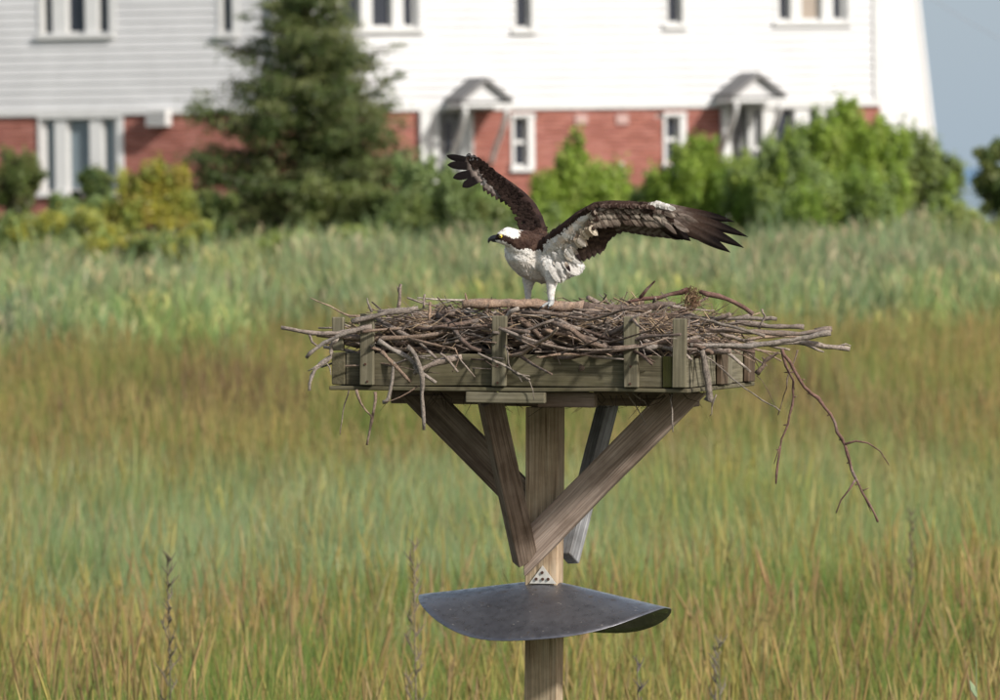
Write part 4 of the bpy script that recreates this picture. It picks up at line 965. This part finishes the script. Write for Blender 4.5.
# ------------------------------------------------------------------ the osprey
BD = FD - .36
def B(px, py, dy=0.0): return P(px, py, BD + dy)
osp = thing('osprey', T(B(540, 303)), 'brown and white fish hawk standing on the nest with both wings raised, facing left', 'bird')
def bird_body():
    bm = bmesh.new(); m = MB()
    def chain(pts, sides=16):
        """pts: px,py,dy,r (px) [,depth radius px]; lofted with ball ends"""
        out = []; n = len(pts)
        for i in range(n - 1):
            a, b = pts[i], pts[i+1]; L_ = math.hypot(b[0]-a[0], b[1]-a[1]) + abs(b[2]-a[2]) / S; k = max(2, int(L_ / 2.0))
            for j in range(k):
                t = j / k; out.append([a[q] + (b[q] - a[q]) * t for q in range(4)] + [(a[4] if len(a) > 4 else a[3]) * (1-t) + (b[4] if len(b) > 4 else b[3]) * t])
        p = pts[-1]; out.append(list(p[:4]) + [p[4] if len(p) > 4 else p[3]])
        for q in out:
            c = B(q[0], q[1], q[2]); mt = Matrix.Translation(c) @ Matrix.Diagonal((q[3] * S, q[4] * S, q[3] * S, 1))
            bmesh.ops.create_icosphere(bm, subdivisions=2, radius=1, matrix=mt)
    chain([(514, 250, -.03, 9), (520, 252, -.02, 16), (530, 255, 0, 23, 20), (541, 258, .015, 25, 21), (552, 262, .03, 21, 19), (562, 265, .05, 15), (572, 267, .08, 9), (580, 267, .12, 5)])
    chain([(503.5, 237, -.07, 7.5, 6.5), (508, 236.5, -.065, 9.6, 8), (513, 239, -.055, 10.5, 9), (519, 244, -.04, 14, 12), (526, 248, -.02, 18, 15)])
    chain([(499, 238.5, -.072, 4.6, 4), (503, 237.5, -.07, 6.5, 5.5)])
    chain([(531, 268, .035, 10), (529, 279, .03, 7.0), (528, 288, .03, 4.2), (528, 297, .03, 3.2), (528.5, 303, .03, 2.9)])
    chain([(551, 262, -.04, 15, 11), (553, 272, -.045, 10.5, 9), (552, 281, -.045, 6.0), (551, 290, -.045, 4.4), (551, 298, -.045, 3.5), (551.5, 305, -.045, 3.0)])
    chain([(558, 274, -.02, 8.5), (565, 272, .0, 7)]); chain([(560, 256, -.04, 11, 7), (570, 262, -.03, 7, 5)])
    # toes gripping the log
    for (x, y, dy) in ((528.5, 303, .03), (551.5, 305, -.045)):
        for (a, l) in ((2.6, 9), (3.5, 10), (4.4, 9), (.4, 7)):
            chain([(x, y, dy, 2.4), (x + math.cos(a) * l * .55, y - 1.0, dy + math.sin(a) * l * .55 * S, 1.9), (x + math.cos(a) * l, y + 1.6, dy + math.sin(a) * l * S, 1.4)])
    # near wing arm (picture right)
    chain([(547, 250, -.04, 12, 8), (556, 241, -.07, 11, 6), (566, 231, -.10, 9, 5), (580, 218, -.13, 7.5, 4), (596, 207.5, -.16, 6.0, 3.6), (612, 204.5, -.17, 4.6, 3.2), (632, 205, -.17, 4.4, 3), (650, 207, -.16, 4.2, 3), (664, 209, -.15, 3.8, 2.6), (678, 213, -.14, 2.6, 1.8)])
    # far wing arm (picture left)
    chain([(535, 243, .03, 13, 9), (536, 232, .05, 11.5, 7), (533, 221, .07, 11, 5), (527, 209, .09, 10.5, 4.4), (518, 198, .11, 9.2, 4), (507, 188.5, .12, 8.2, 3.6), (496, 179.5, .13, 7.2, 3.2), (486, 171, .13, 6.2, 2.8), (477, 163, .13, 4.8, 2.2), (470, 158, .13, 3.2, 1.6)])
    me = bpy.data.meshes.new('body_raw'); bm.to_mesh(me); bm.free()
    o = bpy.data.objects.new('body_raw', me); sc.collection.objects.link(o)
    r = o.modifiers.new('r', 'REMESH'); r.mode = 'VOXEL'; r.voxel_size = .0021; s = o.modifiers.new('s', 'SMOOTH'); s.iterations = 7; s.factor = .5
    dg = bpy.context.evaluated_depsgraph_get(); ev = o.evaluated_get(dg); out = bpy.data.meshes.new_from_object(ev); bpy.data.objects.remove(o); return out
bme = bird_body(); bme.name = 'body'
def inpoly(x, y, poly):
    c = False; j = len(poly) - 1
    for i in range(len(poly)):
        if (poly[i][1] > y) != (poly[j][1] > y) and x < (poly[j][0]-poly[i][0]) * (y-poly[i][1]) / (poly[j][1]-poly[i][1]) + poly[i][0]: c = not c
        j = i
    return c
BRN = (.038, .021, .016); DBR = (.018, .010, .009); WHT = (.70, .675, .63); CRM = (.62, .52, .40); GRY = (.26, .22, .19)
mantle = [(521.5, 230), (530, 224), (548, 232), (556, 236), (547, 240), (543.5, 246), (542.5, 252), (538, 249.5), (533, 252), (529, 248), (522, 250), (516, 248), (510, 244.5), (504, 241.5), (499.5, 239.5), (498.5, 235.5), (502, 234), (507, 236.2), (513, 238.2), (518, 237.5), (520.5, 235), (518.5, 232)]
farw = [(527, 262), (519, 226), (518, 218), (513, 209), (508, 201), (494, 190), (484, 182.5), (479, 170), (474, 160), (466, 156), (466, 145), (500, 150), (560, 235), (548, 238)]
lead = [(545, 241), (552, 238), (561, 233), (571, 224), (581, 216), (590, 210), (597, 208.5), (612, 208), (632, 208.5), (648, 208.5), (652, 202), (652, 196), (590, 190), (560, 215)]
def body_col(p, n):
    x, y = PX(p); j = noise.noise(p * 170) * 2.2; k = noise.noise(p * 60 + Vector((5, 0, 0)))
    x2, y2 = x + j, y + noise.noise(p * 170 + Vector((9, 9, 9))) * 2.2
    if (x - 497.5) ** 2 + (y - 237.6) ** 2 < 16 and y < 240.0: return DBR
    if y < 255 and x < 549 and inpoly(x2, y2, mantle): return lerp3(BRN, (.075, .045, .032), .3 + k)
    if inpoly(x2, y2, farw) and not (x < 528 and y > 226) and y < 232: return lerp3(BRN, DBR, .5 + k)
    if n.y > .15 and x > 521 and y < 276 and y < 250 + (x - 520) * .55: return BRN
    if x > 548 and inpoly(x2, y2, lead): return BRN
    if x > 592: return lerp3(GRY, BRN, .5 + k * 2)
    if n.y > .1 and x > 548 and y < 262: return BRN
    if y > 299.5: return (.34, .35, .34)
    if 498 < x2 < 503.5 and y2 < 231.5: return (.30, .26, .23)
    c = lerp3(WHT, CRM, max(0, k) * .7)
    if y > 262 and x < 545: c = lerp3(c, (.50, .44, .37), .45)  # belly shade put into the colour: lower underside darker
    if 556 < x2 < 600 and y2 < 252: c = lerp3(c, (.60, .46, .33), .55 * min(1, max(0, .55 + 2.2 * k)))
    return c
def paint(me, fn):
    a = me.color_attributes.new('Col', 'FLOAT_COLOR', 'POINT'); nn = [v.normal.copy() for v in me.vertices]
    arr = np.ones((len(me.vertices), 4), dtype=np.float32)
    for i, v in enumerate(me.vertices): arr[i, :3] = fn(v.co, nn[i])
    a.data.foreach_set('color', arr.ravel())
paint(bme, body_col)
for p in bme.polygons: p.use_smooth = True
samples = [(p.center.copy(), p.normal.copy(), p.area) for p in bme.polygons]
bodyo = mobj('body', bme, M_body, osp, world=True)

def feather(m, b, t, w, nrm, colf, rows=12, bend=0.0, cup=.10, point=1.6, blunt=.0, rag=0.0):
    """a vaned feather from b to t, half width w (m), facing nrm"""
    ax = (t - b); L_ = ax.length; ax.normalize(); nrm = (nrm - ax * nrm.dot(ax)).normalized(); sd_ = ax.cross(nrm); vs = []; cs = []
    for i in range(rows + 1):
        s = i / rows; prof = min(1, (s / .18) ** .6 if s > 0 else .25) * (1 - max(0, (s - .55) / .45) ** point) if s < 1 else .02
        prof = max(prof, .03) if s < 1 else .04
        c = b + ax * (L_ * s) + sd_ * (bend * L_ * math.sin(math.pi * s * .5) ** 2) - nrm * (cup * w * (s ** 2) * 2)
        r = 1 + rag * random.uniform(-1, 1)
        for q, lift in ((-1, 0), (-.5, .07), (0, .16), (.5, .07), (1, 0)):
            vs.append(c + sd_ * (q * w * prof * (r if abs(q) == 1 else 1)) + nrm * lift * w); cs.append(colf(s, q))
    f = [(i*5+k, i*5+k+1, i*5+5+k+1, i*5+5+k) for i in range(rows) for k in range(4)]
    m.add(vs, f, cs)
def fobj(name, args, **kw):
    m = MB(); feather(m, *args, **kw); return mobj(name, m.mesh(name, True, True), M_feather, osp, world=True)
Nv = (CM.to_3x3() @ Vector((0, 0, 1)))          # roughly towards the front
def qn(x, y, z): return (Nv + Vector((x, y, z))).normalized()
random.seed(31)
# --- near wing, underside showing: primaries
def prim_col(s, q):
    b = lerp3((.34, .29, .25), (.060, .038, .028), s * 2.4) ; c = lerp3(b, (.008, .006, .006), (s - .40) * 3)
    if abs(q) < .1: c = lerp3(c, (.16, .12, .10), .5 * (1 - s))
    if s < .5 and math.sin(s * 55 + q * 2) > .4: c = lerp3(c, (.07, .045, .035), .6)
    if q > .6 : c = lerp3(c, DBR, .4)
    return c
pr = [((655, 204.5), (733.5, 226), 4.7, .05, -.150), ((658, 206), (746.5, 241), 5.2, .045, -.147), ((660, 209), (742.5, 250.3), 5.6, .03, -.144), ((661, 212), (729.5, 254), 6.0, .02, -.141),
      ((660, 214), (711, 242.5), 6.2, .0, -.137), ((658, 215), (700, 238.5), 6.2, 0, -.134), ((656, 216), (690, 242.3), 5.6, .03, -.150), ((653, 216), (682, 241), 5.6, .03, -.138)]
for i, (b, t, w, bend, dy) in enumerate(pr):
    fobj('primary_feather', (B(b[0], b[1], dy + .012), B(t[0], t[1], dy + .05 - i * .004), w * S, qn(.1, 0, -.3), prim_col), rows=18, bend=-bend, point=2.1)
def sec_col(dk):
    ph = random.uniform(0, 6)
    def f(s, q):
        a, b = ((.075, .05, .036), (.032, .021, .017)) if dk else ((.22, .18, .145), (.075, .052, .04))
        c = lerp3(a, b, .5 + .5 * math.sin(s * 38 + ph))
        if s > .82: c = lerp3(c, (.055, .036, .03), .75)
        if s > .96: c = lerp3(c, (.3, .26, .23), .5)
        return c
    return f
sec = [((652, 213), (678, 241.5)), ((647, 212), (669, 240)), ((642, 211), (661, 239)), ((637, 210.5), (654, 238.5)), ((631, 210), (647, 237.3)), ((626, 209.5), (640, 236)), ((621, 209), (633, 235)),
       ((616, 208.5), (626, 233.5)), ((611, 208.5), (619, 235)), ((606, 208.5), (612.5, 238)), ((601, 209), (607.5, 242)), ((597, 210), (603.5, 246.5)), ((593, 211), (601.5, 252)), ((589, 213), (598, 255.5)), ((585, 216), (592, 258)), ((581, 220), (587, 260.5)), ((577, 226), (582, 262.5))]
for i, (b, t) in enumerate(sec):
    dk = i > 8
    fobj('secondary_feather', (B(b[0], b[1], -.135 + .0012 * i), B(t[0], t[1], -.105 + .002 * i), 5.6 * S, qn(.05, 0, -.35), sec_col(dk)), rows=16, bend=-.05, point=4.5, rag=.03)
# coverts, as rows of small overlapping feathers
m = MB()
def covrow(path, n, dirv, ln, w, dy, colf, jit=1.0, m=m, nrm=None):
    for k in range(n):
        u = k / (n - 1) * (len(path) - 1); i = min(int(u), len(path) - 2); t = u - i
        x = path[i][0] + (path[i+1][0] - path[i][0]) * t + random.uniform(-jit, jit); y = path[i][1] + (path[i+1][1] - path[i][1]) * t + random.uniform(-jit, jit) * .7
        dx, dyy = dirv(u / (len(path) - 1)) if callable(dirv) else dirv; d0 = dy(u / (len(path) - 1)) if callable(dy) else dy
        l = ln * random.uniform(.8, 1.2); cf = colf(x, y)
        feather(m, B(x, y, d0), B(x + dx * l, y + dyy * l, d0 + .004), w * S * random.uniform(.8, 1.15), nrm or qn(random.gauss(0, .12), 0, random.gauss(0, .15) - .1), cf, rows=6, point=2.8, cup=.25)
def mott(a, b, pr=.5, tip=None):
    def g(x, y):
        c = lerp3(a, b, random.random()) if random.random() > pr else (a if random.random() < .5 else b)
        kq = random.uniform(.8, 1.2); c = tuple(q * kq for q in c)
        return lambda s, q: (lerp3(c, tip, (s - .6) * 2.2) if tip and s > .6 else c)
    return g
armp = [(578, 224), (584, 216), (592, 211), (600, 209), (612, 208.5), (630, 209), (648, 210.5), (662, 212)]
covrow([(590, 218), (600, 216), (612, 215), (630, 215.5), (648, 217.5), (664, 219)], 34, lambda u: (.35 + .45 * u, .9 - .2 * u), 13, 3.2, -.152, mott((.24, .195, .155), (.085, .06, .046), .4, (.05, .034, .027)))
covrow([(590, 214), (600, 211.5), (612, 211), (630, 211.5), (648, 213.5), (668, 216)], 40, lambda u: (.35 + .5 * u, .9 - .25 * u), 9, 2.6, -.160, mott((.38, .32, .26), (.05, .032, .025), .45))
covrow([(592, 210), (600, 207.5), (612, 207), (630, 207.5), (648, 209), (664, 211)], 44, lambda u: (.5 + .4 * u, .75 - .2 * u), 8, 2.3, -.168, mott((.26, .21, .17), (.04, .026, .02), .55))
covrow([(556, 236), (566, 225.5), (578, 214), (588, 206.5), (597, 202.8), (612, 202), (632, 202.6), (650, 203.5)], 66, lambda u: (.75, .45 - .1 * u), 7.5, 2.1, lambda u: -.095 - .08 * min(1, u * 2.4), mott((.032, .020, .016), (.07, .048, .038), .3))
covrow([(600, 205), (612, 204.5), (632, 205), (650, 206)], 34, (.8, .35), 7, 2.0, -.178, mott((.05, .03, .024), (.15, .11, .09), .4))
covrow([(648, 203.5), (655, 203), (662, 204.5), (668, 207)], 16, (.85, .35), 8, 2.6, -.175, mott((.62, .60, .56), (.45, .42, .38), .4))
covrow([(650, 208), (658, 209), (666, 212)], 14, (.85, .5), 11, 2.4, -.166, mott((.30, .26, .22), (.12, .09, .07), .3))
covrow([(662, 208), (672, 211), (684, 216)], 12, (.9, .42), 15, 2.3, -.154, mott((.10, .075, .06), (.18, .145, .12), .4, (.06, .04, .03)))
covrow([(662, 214), (670, 219), (676, 225)], 12, (.85, .5), 15, 2.3, -.148, mott((.20, .165, .14), (.12, .09, .07), .3, (.10, .07, .055)))
covrow([(640, 211), (650, 213), (658, 217), (664, 222)], 18, (.72, .68), 15, 2.3, -.156, mott((.26, .22, .18), (.14, .11, .09), .3, (.11, .08, .06)))
mobj('underwing_coverts', m.mesh('underwing_coverts', True, True), M_feather, osp, world=True, kind='stuff')
# back surface of the near wing
m = MB()
covrow(armp, 40, lambda u: (.4 + .4 * u, .9 - .2 * u), 14, 4, -.118, mott(BRN, (.09, .06, .045), .4), m=m, nrm=-Nv)
covrow([(x, y - 3) for x, y in armp], 40, lambda u: (.4 + .4 * u, .9 - .2 * u), 9, 3.4, -.112, mott(BRN, (.09, .06, .045), .4), m=m, nrm=-Nv)
mobj('upperwing_coverts', m.mesh('upperwing_coverts', True, True), M_feather, osp, world=True, kind='stuff')
# white lining between the near wing and the body: long soft axillary feathers
m = MB()
wl_ = mott(WHT, (.66, .58, .48), .4); wc_ = mott((.70, .60, .47), (.45, .33, .24), .4)
for k in range(95):
    u = random.random(); v = random.random()
    x = 549 + 42 * u; ytop = 245 - 36 * u + 2; y = ytop + v * (22 - 8 * u)
    far = u > .55
    l = random.uniform(8, 13); cf = (wc_ if (far and random.random() < .75) or random.random() < .18 else wl_)(x, y)
    ang = 1.15 - .35 * u + random.gauss(0, .12)
    feather(m, B(x, y, -.060 - .095 * u), B(x + l * math.cos(ang), y + l * math.sin(ang), -.052 - .08 * u), 3.0 * S, qn(random.gauss(0, .2), 0, random.gauss(0, .2)), cf, rows=6, point=2.6, cup=.1)
for (x0, y0, x1, y1, w, wh) in ((562, 240, 578, 259, 5, 1), (556, 246, 574, 262, 5, 1), (568, 234, 584, 252, 4.5, 1), (552, 252, 566, 270, 5.5, 1), (560, 252, 577, 266, 5, 1), (566, 256, 584, 264, 4, 1), (574, 228, 588, 246, 4, 0), (580, 220, 592, 238, 4, 0),
                            (556, 262, 566, 279, 5, 1), (562, 262, 581, 274, 5, 1), (566, 268, 580, 275, 4, 1), (550, 266, 560, 283, 5, 1)):
    c = ((.64, .61, .565) if wh else (.50, .39, .29)); feather(m, B(x0, y0, -.078 if wh else -.12), B(x1, y1, -.066 if wh else -.10), w * .72 * S, qn(random.gauss(0, .15), 0, -.1), (lambda c: lambda s, q: tuple(z * (1 - .12 * abs(q)) for z in c))(c), rows=9, point=2.4, cup=.1)
for (x0, y0, x1, y1) in ((565, 262, 570.5, 272), (574, 248, 581, 262)):
    feather(m, B(x0, y0, -.093), B(x1, y1, -.088), 1.9 * S, qn(0, 0, 0), lambda s, q: (lerp3((.6, .5, .4), (.03, .02, .02), s * 2)), rows=6)
mobj('axillary_feathers', m.mesh('axillary_feathers', True, True), M_feather, osp, world=True, kind='stuff')
# --- far wing, upper side showing
def fing(s, q): return lerp3((.26, .21, .18), (.008, .006, .006), (s - .22) * 5)
for (b, t, w, bd) in (((479, 163), (447.3, 153.5), 3.8, -.06), ((481, 167), (447.5, 166.6), 4.5, .05), ((483, 171), (453.5, 179), 4.7, .04), ((485, 174), (463, 187.5), 5.0, .03)):
    fobj('primary_feather', (B(b[0], b[1], .12), B(t[0], t[1], .09), w * S * .9, qn(-.2, 0, 0), fing), rows=16, bend=bd, point=4.0)
def palef(s, q): return lerp3((.34, .30, .27), (.20, .16, .14), .5 + .5 * math.sin(s * 20)) if s < .8 else (.07, .045, .04)
for (b, t) in (((486, 165), (476, 179.5)), ((489, 169), (478.5, 182)), ((492, 172), (480.5, 185))):
    fobj('primary_feather', (B(b[0], b[1], .125), B(t[0], t[1], .115), 3.6 * S, qn(-.2, 0, 0), lambda s, q: lerp3((.42, .39, .36), (.30, .27, .25), s)), rows=12, point=2.8)
for (b, t) in (((492, 174), (483.5, 191.5)), ((496, 177), (487.5, 194.5)), ((500, 180), (491.5, 197)), ((504, 184), (496, 200)), ((508, 187), (500.5, 202.5)), ((512, 190), (505.5, 205)), ((516, 195), (509, 205.5)), ((520, 200), (513, 212))):
    fobj('secondary_feather', (B(b[0], b[1], .13), B(t[0], t[1], .125), 3.6 * S, qn(-.1, 0, 0), palef), rows=12, point=2.8)
m = MB()
for k in range(15):
    fx = mott((.42, .39, .36), (.26, .22, .20), .4)
    x = 474 + random.random() * 10; y = 159 + (x - 472) * .9 + random.uniform(0, 6); feather(m, B(x, y, .118), B(x - 3.5, y + 10, .116), 2.4 * S, qn(-.1, 0, 0), fx(0, 0), rows=6, point=2.8)
spine = [(470, 155.5, .12), (476, 158, .118), (486, 166.5, .115), (496, 175.5, .115), (507, 185.5, .105), (517, 195, .095), (526, 206, .075), (532, 218, .055), (536, 230, .03)]
for k in range(330):
    u = random.random() ** .9 * 7.99; i = int(u); t = u - i; c = [spine[i][q] + (spine[i+1][q] - spine[i][q]) * t for q in range(3)]
    wdt = 3.0 + u * 1.25; ax = (spine[i+1][0] - spine[i][0], spine[i+1][1] - spine[i][1]); l = math.hypot(*ax); nx, ny = -ax[1] / l, ax[0] / l
    o_ = random.uniform(-.6, 1) * wdt
    x, y = c[0] + nx * o_, c[1] + ny * o_; ln = random.uniform(5, 7.5)
    col = mott((.034, .021, .017), (.050, .032, .025), .2)(0, 0)
    if u < 1.2 and random.random() < .35: col = lambda s, q: (.30, .28, .27)
    feather(m, B(x, y, c[2] - .006 * (1 - (o_ / wdt) ** 2) - .012), B(x + nx * ln * .75 - ax[0] / l * ln * .45, y + ny * ln * .75 - ax[1] / l * ln * .45, c[2] - .008), 1.9 * S, qn(random.gauss(0, .06), 0, random.gauss(0, .06)), col, rows=5, point=3, cup=.1)
mobj('wing_coverts', m.mesh('wing_coverts', True, True), M_feather, osp, world=True, kind='stuff')
# --- tail, folded behind
for k in range(7):
    a = (k - 3) * .055
    fobj('tail_feather', (B(566, 262 - k * .3, .08 + .002 * k), B(574 + k * .9, 266 + k * .5, .24), 4.6 * S, Vector((0.1, -.3, 1)), lambda s, q: lerp3((.30, .26, .22), (.07, .05, .04), .5 + .5 * math.sin(s * 32))), rows=14, point=3)
# --- small body feathers over the torso, neck and thighs
m = MB(); random.seed(77); area = sum(s[2] for s in samples); cum = 0
cand = [s for s in samples if PX(s[0])[0] < 584 and PX(s[0])[1] > 226]
for k in range(4200):
    c, n, _ = random.choice(cand); x, y = PX(c)
    if x < 503 or y > 293 or (x < 512 and y < 238 and random.random() < .8): continue
    flow = Vector((.85, .45, -.35)) if y < 262 else Vector((.3, .2, -1))
    if y > 276: flow = Vector((0, 0, -1))
    d = (flow - n * flow.dot(n)); 
    if d.length < .1: continue
    d = (d.normalized() + n * .03 + Vector((random.gauss(0, .12), random.gauss(0, .12), random.gauss(0, .12)))).normalized(); l = random.uniform(.006, .011) * (1 if x > 515 else .7); bc = body_col(c, n); kx = random.uniform(.86, 1.1); bc = tuple(q * kx for q in bc)
    dk = sum(bc) < .6
    cf = (lambda bc, dk: lambda s, q: (tuple(z * (1.0 if s < .8 else 1.25) for z in bc) if dk else tuple(z * (1 - .08 * s) for z in bc)))(bc, dk)
    feather(m, c - n * .0010, c + d * l, .0024 * (1 if x > 515 else .7), n, cf, rows=4, point=2.6, cup=-.1)
mobj('contour_feathers', m.mesh('contour_feathers', True, True), M_feather, osp, world=True, kind='stuff')
# --- bill, eyes, claws
m = MB(); bl_ = [(500, 238.0, 3.9), (497, 238.0, 3.5), (494, 238.0, 3.1), (491.5, 238.5, 2.5), (489.3, 239.8, 1.7), (488.6, 242.0, .9), (488.9, 243.6, .3)]
m.tube([B(x, y, -.072) for x, y, r in bl_], [(r * S, r * S * .62) for x, y, r in bl_], 12, flat=Vector((0, 0, 1)))
bk = mobj('beak', m.mesh('beak', True), M_black, osp, world=True)
m = MB(); lo = [(499, 240.8, 1.6), (495, 241.0, 1.3), (491.5, 241.1, .5)]; m.tube([B(x, y, -.072) for x, y, r in lo], [r * S for x, y, r in lo], 8); mobj('lower_bill', m.mesh('lower_bill', True), M_black, bk, world=True)
def ball(c, r, mat, name, par):
    bm = bmesh.new(); bmesh.ops.create_uvsphere(bm, u_segments=20, v_segments=12, radius=r, matrix=Matrix.Translation(c)); me = bpy.data.meshes.new(name); bm.to_mesh(me); bm.free()
    for p in me.polygons: p.use_smooth = True
    return mobj(name, me, mat, par, world=True)
for side in (-1, 1):
    rdp = .0155
    c = B(500.6, 236.3, -.071 + side * rdp); e = ball(c, 1.75 * S, M_eye, 'eye', osp); ball(c + Vector((-.0012, side * 1.35 * S, 0)), 1.05 * S, M_pupil, 'pupil', e)
for (x, y, dy) in ((528.5, 303, .03), (551.5, 305, -.045)):
    for (a, l) in ((2.6, 9), (3.5, 10), (4.4, 9), (.4, 7)):
        m = MB(); p = [(x + math.cos(a) * (l + q), y + 1.6 + q * q * .35, dy + math.sin(a) * (l + q) * S) for q in (0, 1.6, 3)]
        m.tube([B(*q) for q in p], [1.2 * S, .9 * S, .2 * S], 7); mobj('talon', m.mesh('talon', True), M_black, osp, world=True)
